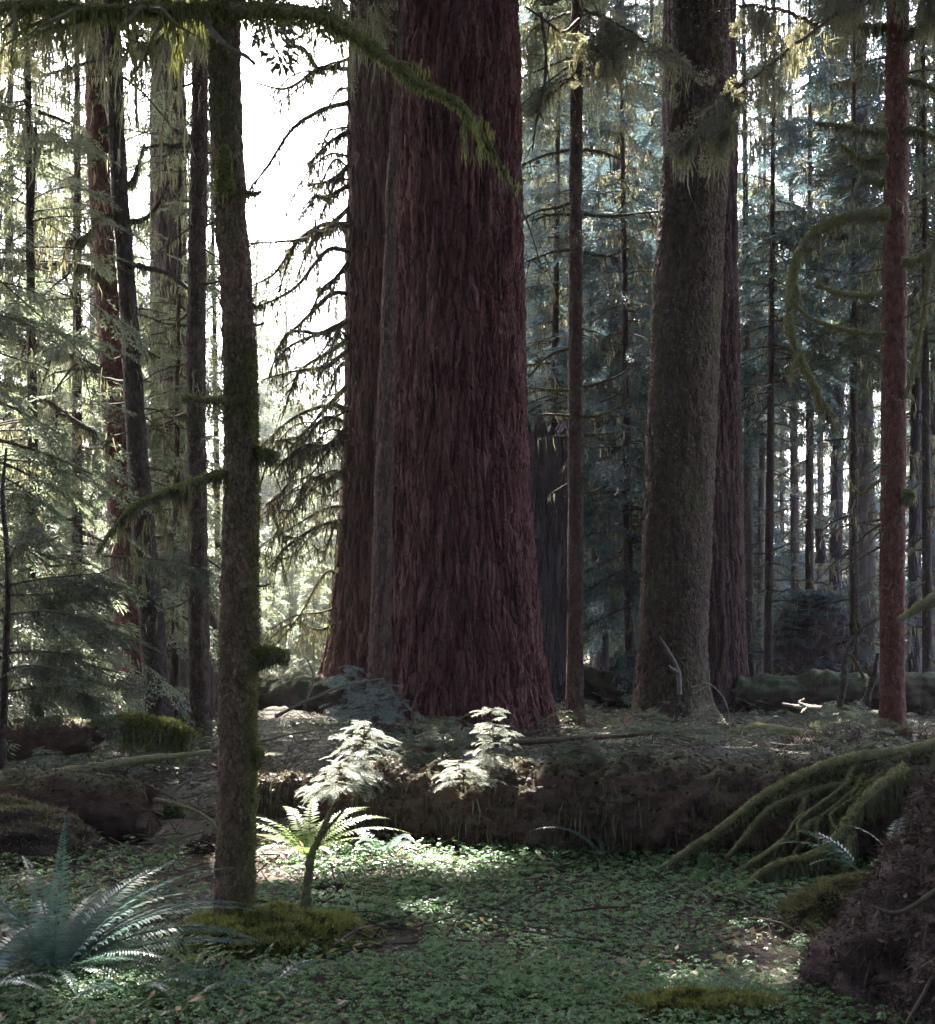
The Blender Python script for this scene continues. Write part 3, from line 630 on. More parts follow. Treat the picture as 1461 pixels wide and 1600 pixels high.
for pts, n in (([(210, -50, 7.4), (130, -25, 7.2), (60, 0, 7.0), (10, 30, 6.9), (-50, 70, 6.9)], 46), ([(130, -25, 7.2), (110, 10, 7.2), (85, 50, 7.2)], 26), ([(330, -40, 7.8), (260, -10, 8.0), (190, 10, 8.2), (130, 30, 8.3)], 30), ([(400, -40, 7.), (470, -20, 7.2), (540, 0, 7.4), (590, 10, 7.5)], 26)):
    bough(t1, pts, .014, n, .34, 420, .55)
for pts, n in (([(1390, -10, 19.), (1330, 10, 18.4), (1270, 48, 18.), (1215, 92, 17.6), (1160, 130, 17.3), (1100, 165, 17.), (1045, 205, 16.9)], 55), ([(1280, 40, 18.1), (1230, 20, 17.9), (1170, 8, 17.6), (1110, 20, 17.5)], 34), ([(1165, 125, 17.3), (1120, 165, 17.1), (1080, 205, 17.0), (1052, 240, 16.9)], 24), ([(1160, 130, 17.3), (1150, 165, 17.2), (1130, 205, 17.1)], 31), ([(1390, -20, 19.), (1340, -20, 18.6), (1280, -5, 18.2)], 40), ([(1420, -10, 19.3), (1450, 0, 19.), (1480, 20, 18.8)], 40)):
    bough(t12, pts, .035, n, .62, 900, .9, .013, T_MID)
for pts, n in (([(890, 20, 23.4), (860, 30, 22.8), (825, 50, 22.3)], 50), ([(912, 15, 23.3), (950, 30, 22.8), (1000, 60, 22.4), (1035, 80, 22.)], 60), ([(905, 60, 23.3), (930, 75, 22.6), (950, 100, 22.2)], 40)):
    bough(t8, pts, .03, n, .7, 700, .8, .016, T_MID)
# --- limbs of the half hidden giant against the sky: bare, drooping, hung with lichen
R5 = [[(545, 108), (500, 115), (450, 125), (400, 138)], [(500, 115), (475, 90), (455, 70), (478, 62)], [(545, 160), (500, 180), (455, 215), (420, 250), (388, 290)], [(545, 205), (515, 230), (480, 255)],
      [(545, 352), (520, 355), (470, 362), (385, 366)], [(545, 325), (510, 345), (470, 385), (430, 420), (395, 442)], [(545, 392), (510, 405), (465, 440), (430, 470), (405, 485)], [(545, 458), (515, 475), (470, 505), (440, 540), (420, 590)],
      [(545, 498), (505, 530), (455, 530), (430, 555)], [(545, 545), (510, 560), (470, 575), (420, 598)], [(545, 640), (515, 645), (460, 655), (405, 690)], [(545, 600), (510, 625), (470, 665), (430, 690)], [(545, 665), (510, 680), (470, 690), (420, 740)],
      [(545, 730), (515, 735), (480, 760), (450, 790)], [(500, 690), (470, 730), (440, 760), (415, 800)], [(440, 770), (425, 790), (440, 820), (470, 850)], [(545, 290), (515, 290), (490, 292)], [(545, 258), (520, 275), (480, 300)], [(545, 690), (500, 700), (450, 712)]]
for k in range(8):
    y0 = U(330, 830); L = U(60, 150); R5.append([(545, y0), (545 - .35 * L, y0 + U(5, 20)), (545 - .75 * L, y0 + U(25, 60)), (545 - L, y0 + U(50, 110))])
R5N = len(R5)
for k in range(22):
    y0 = U(60, 960); L = U(50, 165); R5.append([(545, y0), (545 - .3 * L, y0 + U(-8, 18)), (545 - .65 * L, y0 + U(10, 55)), (545 - L, y0 + U(20, 120))])
for i, s in enumerate(R5):
    n = len(s); s = [(q[0], q[1] + (0 if j == 0 else U(-16, 16))) for j, q in enumerate(s)]; lichen_limb("branch", t5, [P(q[0], q[1], 26.6 - .9 * j / n + U(-.15, .15)) for j, q in enumerate(s)], .055 if i < R5N else .028, .016 if i < R5N else .008, 190 if i < R5N else 120, .26, .018, TWIG, MOSSD, 0, n=22, sub=int(U(12, 24)), subl=.75)
# limbs of the thin tree beside the snag
for s in [[(890, 234), (870, 238), (845, 245), (815, 258)], [(912, 234), (940, 238), (975, 250)], [(890, 318), (870, 325), (840, 330), (815, 345)], [(912, 335), (950, 338), (1000, 333), (1030, 330)], [(890, 335), (860, 336), (830, 345)],
          [(890, 545), (870, 550), (850, 562), (825, 590)], [(912, 605), (940, 598), (970, 585), (985, 575)], [(890, 610), (870, 610), (850, 608)], [(912, 650), (935, 650), (960, 640), (985, 625)], [(890, 650), (865, 648), (830, 648)],
          [(912, 680), (935, 679), (955, 678)], [(912, 395), (950, 400), (980, 388)], [(890, 390), (860, 395), (820, 410)], [(905, 740), (905, 745), (902, 752)], [(912, 770), (930, 768), (940, 760)],
          [(845, 20, 22), (853, 80, 22), (850, 140, 22), (838, 190, 22), (832, 235, 22)], [(905, 30, 23), (880, 50, 22.5), (850, 30, 22), (820, 10, 22)], [(905, 100), (930, 110), (960, 90), (1000, 60)]]:
    lichen_limb("branch", t8, [P(q[0], q[1], q[2] if len(q) > 2 else 23.3) for q in s], .034, .016, 90, .10, .014, TWIG, MOSSD, 120, .025, n=22, sub=4, subl=.4)
mb = MB(); crown(mb, lambda z: (ax8(z)[0], ax8(z)[1] - .2), 12.2, 16.8, 80, 1.6, .3, T_MID, .7, lich=40, lichen_len=(.1, .6), p0=(-35, 5))
mb.build("crown", [NEEDP, TWIG, LICH], t8, smooth=False)
mb = MB(); crown(mb, ax9, 7., 20., 120, 2.2, .3, T_MID, .9, lich=20)
mb.build("crown", [NEEDB, TWIG, LICH], t9, smooth=False)

for tr, ax, z0, z1, nb, L in ((t2, ax2, 2.5, 11.5, 34, 1.0), (t2b, ax2b, 3, 13, 34, 1.3), (t3, ax3, 2, 10.5, 34, .8), (t12, ax12, 3, 12, 30, 1.1), (t8, ax8, 3, 12.5, 26, 1.1), (t4, ax4, 4, 15, 34, 1.9)):
    mb = MB(); bare_limbs(mb, ax, z0, z1, nb, L, .016, 0, 1); mb.build("twig_growth", [TWIG, LICH], tr, smooth=False)
# crowns overhead
for tr, ax, z0, z1, nb, L in ((t4, ax4, 15.5, 37, 150, 4.6), (t5, ax5, 19.5, 44, 200, 6.0), (t6, ax6, 18, 48, 230, 6.2), (t10, ax10, 15.5, 41, 190, 5.2), (t11, ax11, 18, 44, 170, 5.4), (t12, ax12, 12.8, 25.5, 110, 3.2), (t2, ax2, 11.8, 18.8, 90, 2.6), (t2b, ax2b, 13.5, 23.5, 110, 3.0), (t3, ax3, 11., 17.8, 80, 2.6), (t1, ax1, 6.6, 12.8, 60, 1.9)):
    big_crown(tr, ax, z0, z1, nb, L)

# ------------------------------------------------------------------ understory and farther trees
def hemlock(px, d, Ht, r, z0, nb, L0, T, sc, needles, label, lich=14, lean=0., group=None, bark=None, name="hemlock_tree", p0=(-26, 10), lw=.012, lichen_len=(.08, .35), dens=4., L1=.25, crown_top=None, bare=.2, low=0):
    x = (px - CX) / F * d; zb = float(H(x, d))
    t = thing(name, label, "tree", (x, d, zb), group)
    c = [(px + lean * F / d * k, HY - (zb + Ht * k - EYE) * F / d, 2 * r * F / d * (1 - .8 * k)) for k in (0, .35, .7, 1)]
    _, _, ax, _ = trunk("trunk", c, d, t, bark or B_DARK, zb + Ht + .3, .01, 18, .25, 'smooth', r * .12, 1.2 / r, .3, .3, seed=px * .01)
    mb = MB()
    bare_limbs(mb, ax, zb + .8, zb + min(Ht * .7, 14), (46 if px > 700 else 24) if d < 36 else 26, L0 * .62, .012 + .0003 * d)
    if low: crown(mb, ax, zb + low, zb + z0 + 2, 80, L0 * .6, .3, T_MID, .6, lich=26, p0=(-30, 12), lw=.02, lichen_len=(.1, .6), dens=2.6, bare=.25)
    crown(mb, ax, zb + z0, zb + (crown_top or Ht), nb, L0, L1, T, sc, lich=lich, p0=p0, lw=lw, lichen_len=lichen_len, dens=dens, bare=bare)
    mb.build("crown", [needles, TWIG, LICH], t, smooth=False)
    return t
UL = "understory hemlocks among the old trunks"
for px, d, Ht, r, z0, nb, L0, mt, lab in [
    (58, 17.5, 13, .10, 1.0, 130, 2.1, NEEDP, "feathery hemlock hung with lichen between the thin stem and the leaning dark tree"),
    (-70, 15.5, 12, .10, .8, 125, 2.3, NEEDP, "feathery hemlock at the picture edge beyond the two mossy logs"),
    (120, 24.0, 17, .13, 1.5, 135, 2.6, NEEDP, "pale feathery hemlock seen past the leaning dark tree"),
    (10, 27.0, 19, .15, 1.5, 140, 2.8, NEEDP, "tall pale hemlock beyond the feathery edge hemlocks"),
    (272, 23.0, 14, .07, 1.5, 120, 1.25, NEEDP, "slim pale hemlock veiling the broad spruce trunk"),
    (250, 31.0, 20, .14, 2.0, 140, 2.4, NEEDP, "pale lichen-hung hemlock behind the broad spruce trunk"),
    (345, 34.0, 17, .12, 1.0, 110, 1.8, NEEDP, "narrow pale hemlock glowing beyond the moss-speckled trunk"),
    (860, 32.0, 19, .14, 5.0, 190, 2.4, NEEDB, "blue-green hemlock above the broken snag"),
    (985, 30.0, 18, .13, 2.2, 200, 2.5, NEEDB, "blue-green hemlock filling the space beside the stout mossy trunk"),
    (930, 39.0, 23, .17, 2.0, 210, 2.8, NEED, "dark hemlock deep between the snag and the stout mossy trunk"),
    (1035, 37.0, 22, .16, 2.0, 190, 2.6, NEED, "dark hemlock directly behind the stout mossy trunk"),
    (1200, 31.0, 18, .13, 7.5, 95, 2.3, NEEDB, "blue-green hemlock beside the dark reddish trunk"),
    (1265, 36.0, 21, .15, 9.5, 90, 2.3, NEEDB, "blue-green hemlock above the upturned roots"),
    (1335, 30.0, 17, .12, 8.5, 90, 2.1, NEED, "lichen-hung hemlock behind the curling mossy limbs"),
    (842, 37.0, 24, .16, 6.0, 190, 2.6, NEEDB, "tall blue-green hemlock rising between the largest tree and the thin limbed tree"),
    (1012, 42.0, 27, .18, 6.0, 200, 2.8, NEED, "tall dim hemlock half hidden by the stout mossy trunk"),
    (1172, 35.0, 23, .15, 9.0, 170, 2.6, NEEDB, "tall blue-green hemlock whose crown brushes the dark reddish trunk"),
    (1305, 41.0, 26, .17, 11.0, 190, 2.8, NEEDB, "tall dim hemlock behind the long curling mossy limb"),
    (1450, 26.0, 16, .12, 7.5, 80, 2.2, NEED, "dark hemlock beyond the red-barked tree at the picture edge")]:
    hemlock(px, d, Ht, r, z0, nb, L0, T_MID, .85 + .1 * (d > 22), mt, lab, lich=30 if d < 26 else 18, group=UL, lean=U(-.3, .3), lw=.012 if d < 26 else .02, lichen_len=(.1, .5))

# named thin trunks of the bright wood beyond the upturned roots
for px, d, wpx, top, lean, mt, lab in [
    (1349, 34., 46, 30, -.2, B_FAR, "grey-brown trunk seen just beside the red-barked tree"),
    (1303, 38., 22, 30, .5, B_SNAG, "dark purplish trunk rising behind the upturned roots"),
    (1245, 41., 16, 26, -.3, B_FAR, "thin trunk with side limbs above the upturned roots"),
    (1188, 44., 13, 25, .2, B_FAR, "pencil-thin trunk beyond the dark reddish trunk"),
    (1337, 40., 13, 26, .1, B_FAR, "thin pale trunk touching the grey-brown trunk"),
    (1427, 30., 22, 26, .3, B_SNAG, "dark knobbly trunk seen past the red-barked tree"),
    (1458, 33., 17, 26, .1, B_FAR, "thin dark trunk at the very picture edge beyond the bright gap"),
    (1222, 55., 9, 28, 0, B_FAR, "very thin far trunk between two slender trunks above the roots"),
    (1282, 50., 12, 28, 0, B_FAR, "far thin trunk close beside the dark purplish trunk"),
    (985, 42., 13, 24, .2, B_FAR, "thin far trunk beside the stout mossy trunk"),
    (970, 50., 20, 28, -.2, B_SNAG, "dim far trunk between the slanting trunk and the mossy one")]:
    hemlock(px, d, top, wpx / 2 / F * d, 10.5 if px > 1100 else 4, 62, 2.2, T_COARSE, 1.2, NEEDB, lab, lich=10, lean=lean, group=None, bark=mt, low=1.5, name="conifer_tree", lw=.025, lichen_len=(.15, .6))

# far conifers share three crowns
def far_proto(Ht, z0, nb, L0, seed):
    tr = MB(); th = np.linspace(0, 2 * np.pi, 10, endpoint=False); zs = np.linspace(-.4, Ht, 16)
    rr = .012 * Ht * (1 - .93 * np.clip(zs / Ht, 0, 1)); rr[0] *= 1.3
    tr.grid(np.stack([rr[:, None] * np.cos(-th), rr[:, None] * np.sin(-th), zs[:, None] + 0 * th], -1), 0)
    cr = MB(); crown(cr, lambda z: (0 * z, 0 * z), z0, Ht, nb, L0, .3, T_COARSE, 1.45, lich=8, lw=.03, lichen_len=(.2, .7), carve=False)
    return tr, cr
FARP = []
for Ht, z0, nb, L0 in ((30, 3, 190, 3.2), (26, 12.5, 95, 2.7), (12, .6, 130, 2.2)):
    FARP.append(far_proto(Ht, z0, nb, L0, 0))
far_mesh = []
def far_tree(px, d, kind, s, label, group, mt):
    x = (px - CX) / F * d
    t = thing("conifer_tree", label, "tree", (x, d, float(H(x, d))), group)
    t.rotation_euler = (U(-.02, .02), U(-.02, .02), U(0, 6.28)); t.scale = (s, s, s)
    key = (kind, mt.name)
    if key not in FAR_DONE:
        a = FARP[kind][0].build("trunk", B_FAR, t, local=True); b = FARP[kind][1].build("crown", [mt, TWIG, LICH], t, smooth=False, local=True)
        FAR_DONE[key] = (a, b)
    else:
        for q in FAR_DONE[key]:
            c = q.copy(); COL.objects.link(c); c.parent = t
    return t
FAR_DONE = {}
FL = "far conifers in the pale wood behind the thin trees"
for k in range(9):
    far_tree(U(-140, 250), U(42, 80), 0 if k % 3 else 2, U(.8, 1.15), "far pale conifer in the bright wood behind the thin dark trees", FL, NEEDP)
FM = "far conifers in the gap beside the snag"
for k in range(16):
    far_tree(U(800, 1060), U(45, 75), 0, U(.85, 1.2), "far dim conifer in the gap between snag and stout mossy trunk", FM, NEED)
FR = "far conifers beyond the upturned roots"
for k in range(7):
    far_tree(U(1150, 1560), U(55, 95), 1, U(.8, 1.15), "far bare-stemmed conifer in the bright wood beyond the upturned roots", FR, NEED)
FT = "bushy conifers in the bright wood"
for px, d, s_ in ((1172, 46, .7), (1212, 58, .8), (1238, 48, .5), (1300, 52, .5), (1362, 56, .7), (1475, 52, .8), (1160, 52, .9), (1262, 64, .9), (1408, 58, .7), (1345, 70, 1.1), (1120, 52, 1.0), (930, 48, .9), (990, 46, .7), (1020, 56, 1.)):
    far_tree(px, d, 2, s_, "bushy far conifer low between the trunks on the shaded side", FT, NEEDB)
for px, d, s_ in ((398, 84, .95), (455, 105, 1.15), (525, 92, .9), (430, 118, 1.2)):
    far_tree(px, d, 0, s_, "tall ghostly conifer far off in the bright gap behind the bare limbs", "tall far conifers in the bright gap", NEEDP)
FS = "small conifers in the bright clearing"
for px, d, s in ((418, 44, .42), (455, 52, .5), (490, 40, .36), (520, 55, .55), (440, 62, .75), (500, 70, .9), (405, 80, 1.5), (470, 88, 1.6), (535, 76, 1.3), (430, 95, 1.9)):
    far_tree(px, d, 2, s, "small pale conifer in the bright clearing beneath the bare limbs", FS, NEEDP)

# ------------------------------------------------------------------ fallen logs
def log(name, label, pts, rad, material, group=None, n=90, nu=48, amp=.05, k=3., moss=6000, mossm=None, mlen=.035, dangle=0, dl=.2, cat="log", litter=0, dm=None):
    q = spline(pts, n); r = np.interp(np.linspace(0, 1, n), np.linspace(0, 1, len(rad)), rad)
    t = thing(name, label, cat, q[n // 2] * [1, 1, 0] + [0, 0, float(H(q[n // 2][0], q[n // 2][1]))], group)
    tg = np.gradient(q, axis=0); tg /= np.linalg.norm(tg, axis=1)[:, None]
    a = np.cross(tg, [0, 0, 1.0]); a /= np.linalg.norm(a, axis=1)[:, None]; b = np.cross(a, tg)
    th = np.linspace(0, 2 * np.pi, nu, endpoint=False)
    dirv = np.cos(th)[None, :, None] * a[:, None] + np.sin(th)[None, :, None] * b[:, None]
    c = q[:, None] + r[:, None, None] * dirv
    dsp = amp * (fbm(c[..., 0] * k, c[..., 1] * k, c[..., 2] * k, 4) * 1.5 + .7 * np.abs(pn(c[..., 0] * k * .7, c[..., 1] * k * 4, c[..., 2] * k * 4)))
    g = c + dsp[..., None] * dirv
    for e, sg in ((0, -1), (-1, 1)):
        g[e] += sg * tg[e] * (.9 * r[e] * (pn(th * 2.1, e, 1.) + .6 * pn(th * 6., e, 4.)))[:, None]
        g[e] += (q[e] - g[e]) * .12
    mb = MB(); mb.grid(g, 0, True, True); wood = mb.build("wood", material, t)
    if moss:
        mb = MB(); p, nn = on_grid(g, moss); kk = nn[:, 2] + .5 * pn(p[:, 0] * 3, p[:, 1] * 3, p[:, 2] * 3) > .25
        fuzz(mb, p[kk], nn[kk], mlen * U(.4, 1.4, kk.sum()), mlen * .35, .2, 0)
        if dangle:
            p, nn = on_grid(g, dangle); kk = (nn[:, 2] > -.3) & (nn[:, 2] < .75) & (pn(p[:, 0] * 2.2, p[:, 1] * 2.2, 4) > -.05)
            hang(mb, p[kk] + nn[kk] * .01, dl * U(.2, 1, kk.sum()), .011 * U(.6, 1.6, kk.sum()), 0)
        if dm is None: mb.build("moss", mossm or MOSSD, t, smooth=False)
        if dm is not None:
            mb.build("moss", mossm or MOSSD, t, smooth=False); mb = MB()
            p, nn = on_grid(g, 9000); kk = (nn[:, 2] > -.6) & (pn(p[:, 0] * 1.7, p[:, 1] * 1.7, 1.5 * p[:, 2]) > -.1)
            hang(mb, p[kk] + nn[kk] * .012, .26 * U(.15, 1, kk.sum()), .009 * U(.5, 1.6, kk.sum()), 0); mb.build("rootlets", dm, t, smooth=False)
    if litter:
        mb = MB(); p, nn = on_grid(g, litter); kk = nn[:, 2] > .35
        leaves(mb, p[kk] + nn[kk] * .012, .022, 0); tag(mb.build("litter", LITT, t, smooth=False), kind='stuff')
    return t, g
def leaves(mb, p, size, m=0, tilt=.5, carve=False):
    """small loose leaf blades lying about"""
    N = len(p); a = U(0, 2 * np.pi, N); f = np.stack([np.cos(a), np.sin(a), rng.normal(size=N) * tilt], 1); f /= np.linalg.norm(f, axis=1)[:, None]
    l = np.stack([-np.sin(a), np.cos(a), rng.normal(size=N) * tilt], 1); s = (size * U(.5, 1.4, N))[:, None]
    mb.quads(np.stack([p - f * s, p + l * s * .45, p + f * s, p - l * s * .45], 1), m, carve)
nurse, gN = log("nurse_log", "long rotting log with hanging moss and seedlings in front of the largest tree", [P(395, 1240, 10.9), P(480, 1243, 10.6), P(600, 1250, 10.2), P(800, 1264, 9.75), P(1000, 1267, 9.45), P(1250, 1272, 9.15), P(1520, 1285, 8.9)], [.13, .17, .27, .34, .37, .39, .44], LOGM, n=300, nu=110, amp=.085, k=4.5, moss=9000, mlen=.03, dangle=6500, dl=.24, litter=15000, dm=LITT)
log("fallen_log", "dark moss-topped log with a cut end near the large fern", [P(-60, 1252, 10.4), P(60, 1256, 10.2), P(160, 1260, 10.1), P(236, 1264, 10.0)], [.26, .25, .245, .22], LOGM, n=110, nu=60, moss=12000, mlen=.02, dangle=500, dl=.08, litter=1500)
log("fallen_log", "reddish broken log lying behind the dark cut log", [P(-60, 1162, 15.), P(40, 1156, 14.8), P(145, 1150, 14.6)], [.24, .26, .2], LOGM, moss=5000, dangle=300)
log("fallen_log", "yellow-green log shaggy with hanging moss at the broken end of the reddish log", [P(150, 1142, 14.4), P(200, 1140, 14.3), P(250, 1145, 14.2), P(298, 1160, 14.1)], [.14, .15, .14, .1], LOGG, moss=9000, mlen=.05, dangle=2600, dl=.38, mossm=MOSS)
log("fallen_log", "far green moss-topped log reaching out past the thin limbed tree", [P(800, 1072, 30.), P(900, 1074, 29.5), P(1010, 1082, 29.)], [.5, .46, .42], LOGG, amp=.16, k=1.6, moss=3500, mlen=.035, dangle=300)
log("fallen_log", "far mossy log lying below the upturned roots", [P(1150, 1082, 27.), P(1280, 1082, 26.5), P(1400, 1080, 26.), P(1500, 1080, 26.)], [.36, .4, .38, .36], LOGG, amp=.16, k=1.6, moss=3500, mlen=.035, dangle=300)
log("fallen_log", "low dark log at the foot of the half hidden giant", [P(380, 1080, 25.), P(450, 1078, 24.5), P(540, 1086, 24.)], [.3, .3, .26], LOGG, amp=.16, k=1.6, moss=3000, mlen=.03)

# ------------------------------------------------------------------ mounds of moss and roots
def mound(name, label, cat, c, rad, material, tuft, N, ln, amp=.12, k=3., extra=None, part="soil", tn="moss", hangs=0, seed=0, cone=None):
    """a dome-like hump of soil with a tufted cover"""
    c = np.asarray(c, float); t = thing(name, label, cat, c)
    u = np.linspace(0, 2 * np.pi, 120, endpoint=False); v = np.linspace(-.35, np.pi / 2, 60)
    d = np.stack([np.cos(v)[:, None] * np.cos(u), np.cos(v)[:, None] * np.sin(u), np.sin(v)[:, None] + 0 * u], -1)
    ns = fbm(d[..., 0] * k + seed, d[..., 1] * k, d[..., 2] * k, 5) * amp * 2
    g = c + d * np.asarray(rad) * (1 + ns[..., None])
    lump = .035 * np.abs(pn(g[..., 0] * 9, g[..., 1] * 9, g[..., 2] * 9)) + .02 * np.abs(pn(g[..., 0] * 22, g[..., 1] * 22, g[..., 2] * 22)); g = g + d * lump[..., None] * min(1., max(rad) / .5)
    if cone:
        zt, ex = cone; hh = np.linspace(-.15, zt * .995, 60); R = np.clip(1 - np.maximum(hh, 0) / zt, 0, 1) ** ex
        dd = np.stack([R[:, None] * np.cos(u), R[:, None] * np.sin(u)], -1); X_ = dd * np.asarray(rad)[:2]
        ns = fbm(X_[..., 0] * k + seed, X_[..., 1] * k, hh[:, None] * k + 0 * u, 5) * amp * 2 + amp * .8 * np.abs(pn(X_[..., 0] * 6, X_[..., 1] * 6, hh[:, None] * 6))
        g = np.concatenate([X_ * (1 + ns[..., None]), (hh[:, None] + .25 * ns)[..., None]], -1) + c
    mb = MB(); mb.grid(g, 0); mb.build(part, material, t)
    mb = MB(); p, n = on_grid(g, N, (.12, 1)); s = p[:, 2] > H(p[:, 0], p[:, 1]) - .01; p, n = p[s], n[s]
    if callable(tuft): tuft(mb, p, n)
    else: fuzz(mb, p, n, ln * U(.4, 1.4, len(p)) * np.clip(1 + 1.6 * pn(p[:, 0] * 14, p[:, 1] * 14, p[:, 2] * 14), .35, 1.7), ln * .4, .05)
    if hangs:
        q, n2 = on_grid(g, hangs, (.15, .95)); hang(mb, q + n2 * .01, U(.05, .25, hangs), U(.004, .01, hangs))
    mb.build(tn, extra or MOSS, t, smooth=False)
    return t, g
def gz(px, py): return G(px, py)
q = gz(420, 1480); mound("moss_hump", "bright yellow-green moss hump at the foot of the slender tree", "moss hump", (q[0] - .02, q[1] + .1, q[2] - .03), (.62, .42, .17), SOIL, None, 46000, .03, seed=1)
q = gz(1100, 1600); mound("moss_hump", "low golden-green moss hump at the bottom beside pale caps", "moss hump", (q[0] + .0, q[1] + .02, q[2] - .05), (.46, .22, .16), SOIL, None, 22000, .025, seed=3)
q = gz(1370, 1475); mound("moss_hump", "grassy moss hump below the mossy roots", "moss hump", (q[0], q[1] + .25, q[2] - .05), (.42, .4, .33), SOIL, None, 22000, .035, extra=MOSSD, seed=5)
q = gz(1150, 1130); mound("litter_mound", "dark mound of twigs and debris in front of the stout mossy trunk", "mound", (q[0], 15.5, q[2] - .1), (1.6, 1.1, .5), PEAT, lambda mb, p, n: fuzz(mb, p, n, U(.05, .28, len(p)), .012, .15, jit=.7), 9000, .1, extra=LITT, seed=7, tn="twigs")
def peat_tufts(mb, p, n):
    fuzz(mb, p, n, U(.02, .07, len(p)), .006, .35, jit=.6)
    s = U(0, 1, len(p)) < .18; leaves(mb, p[s] + n[s] * .012, .016, 0, .8)
bank, gB = mound("root_bank", "dark crumbling bank of peat and fine roots at the bottom corner", "root bank", (2.58, 5.55, -.02), (.98, .9, 1.3), PEAT, peat_tufts, 34000, .04, cone=(1.62, .85), amp=.13, k=3., extra=LITT, seed=9, part="peat", tn="rootlets", hangs=1500)
q = gz(30, 1290); mound("stump_mound", "low dark mound of rotten roots beside the cut log", "mound", (-3.55, 9.3, .0), (.72, .5, .36), PEAT, None, 9000, .03, extra=MOSSD, seed=11)

# mossy roots spilling over the log from a tree beyond the frame
rt = thing("root_system", "spreading moss-covered roots gripping the end of the nurse log", "roots", G(1300, 1390))
def root(pts, r, N, ln):
    pts = [(q[0] + U(-9, 9), q[1] + U(-8, 8), q[2]) if 0 < k < len(pts) - 1 else q for k, q in enumerate(pts)]
    lichen_limb("root", rt, [P(*q) for q in pts], r * .74, r * .26, N, ln, .010, MOSSWOOD, MOSSD, int(N * 1.3), .02, n=44)
root([(1500, 1150, 9.2), (1420, 1172, 8.95), (1330, 1184, 8.8), (1262, 1206, 8.7), (1190, 1250, 8.65), (1130, 1292, 8.55), (1075, 1328, 8.45), (1028, 1360, 8.4)], .07, 2600, .14)
root([(1410, 1205, 8.75), (1385, 1222, 8.55), (1350, 1262, 8.4), (1318, 1292, 8.25), (1268, 1328, 8.1), (1210, 1362, 8.0), (1160, 1388, 7.95)], .075, 3600, .26)
root([(1380, 1212, 8.8), (1340, 1245, 8.62), (1300, 1270, 8.5), (1250, 1300, 8.4), (1200, 1332, 8.3), (1150, 1362, 8.25)], .055, 1500, .14)
root([(1360, 1210, 8.85), (1325, 1222, 8.75), (1260, 1232, 8.7), (1205, 1268, 8.6), (1165, 1300, 8.5), (1135, 1340, 8.4)], .045, 1100, .12)
root([(1345, 1225, 8.7), (1315, 1260, 8.55), (1300, 1300, 8.45), (1285, 1330, 8.4)], .05, 900, .12)
root([(1420, 1180, 8.9), (1345, 1200, 8.8), (1290, 1216, 8.74), (1240, 1240, 8.7)], .045, 900, .1)
root([(1330, 1300, 8.3), (1322, 1340, 8.15), (1315, 1378, 8.1)], .05, 700, .2)
root([(1260, 1240, 8.7), (1235, 1290, 8.55), (1210, 1330, 8.5)], .035, 500, .1)

for k in range(6):
    x0 = U(1270, 1440); y0 = 1165 + (1430 - x0) * .25 + U(0, 40); L = U(90, 210); dd = 8.9 - (y0 - 1165) * .004
    root([(x0, y0, dd), (x0 - U(.1, .45) * L, y0 + .3 * L + U(-14, 14), dd - .14), (x0 - U(.3, .8) * L, y0 + .6 * L + U(-14, 14), dd - .3), (x0 - U(.4, 1.1) * L, min(y0 + U(.7, 1.) * L, 1372), dd - .45)], U(.018, .036), 420, .12)
# upturned root plate far behind
def uproot():
    c = P(1262, 1000, 33.); t = thing("upturned_roots", "dark upturned root plate topped with ferny growth in the bright wood", "root plate", (c[0], c[1], float(H(c[0], c[1]))))
    mb = MB(); u = np.linspace(0, 2 * np.pi, 90, endpoint=False); v = np.linspace(-1.3, 1.57, 50)
    d = np.stack([np.cos(v)[:, None] * np.cos(u), np.cos(v)[:, None] * np.sin(u), np.sin(v)[:, None] + 0 * u], -1)
    ns = .3 * fbm(d[..., 0] * 2.2, d[..., 1] * 2.2, d[..., 2] * 2.2, 5)
    g = np.array([c[0], c[1], .9]) + d * np.array([1.05, .7, 1.9]) * (1 + ns[..., None]); g[..., 0] += .25 * (g[..., 2] - 1) * .4
    mb.grid(g, 0); mb.build("root_plate", PEAT, t)
    p, n = on_grid(g, 420, (.3, 1))
    mb = MB(); s = (n[:, 2] > .1); place(mb, T_MID, p[s], np.arctan2(n[s, 1], n[s, 0]) + U(-.6, .6, s.sum()), U(-.2, .6, s.sum()), U(-.4, .4, s.sum()), U(.35, .75, s.sum()), carve=False)
    p, n = on_grid(g, 2500); fuzz(mb, p, n, U(.1, .4, 2500), .03, .3, 2, .6)
    mb.build("foliage", [NEEDB, TWIG, LITT], t, smooth=False)
    for k in range(7):
        a = U(0, 6.28); st = np.array([c[0] + .6 * math.cos(a), c[1] - .5, U(.8, 2.4)]); en = st + np.array([.9 * math.cos(a), -.4, U(-.5, .5)])
        lichen_limb("root", t, [st, (st + en) / 2 + rng.normal(size=3) * .12, en], .05, .02, 40, .2, .02, B_SNAG, MOSSD)
    lichen_limb("dead_stub", t, [P(1282, 880, 33), P(1283, 850, 33), P(1279, 826, 33)], .14, .1, 60, .3, .03, B_SNAG, LICH)
uproot()

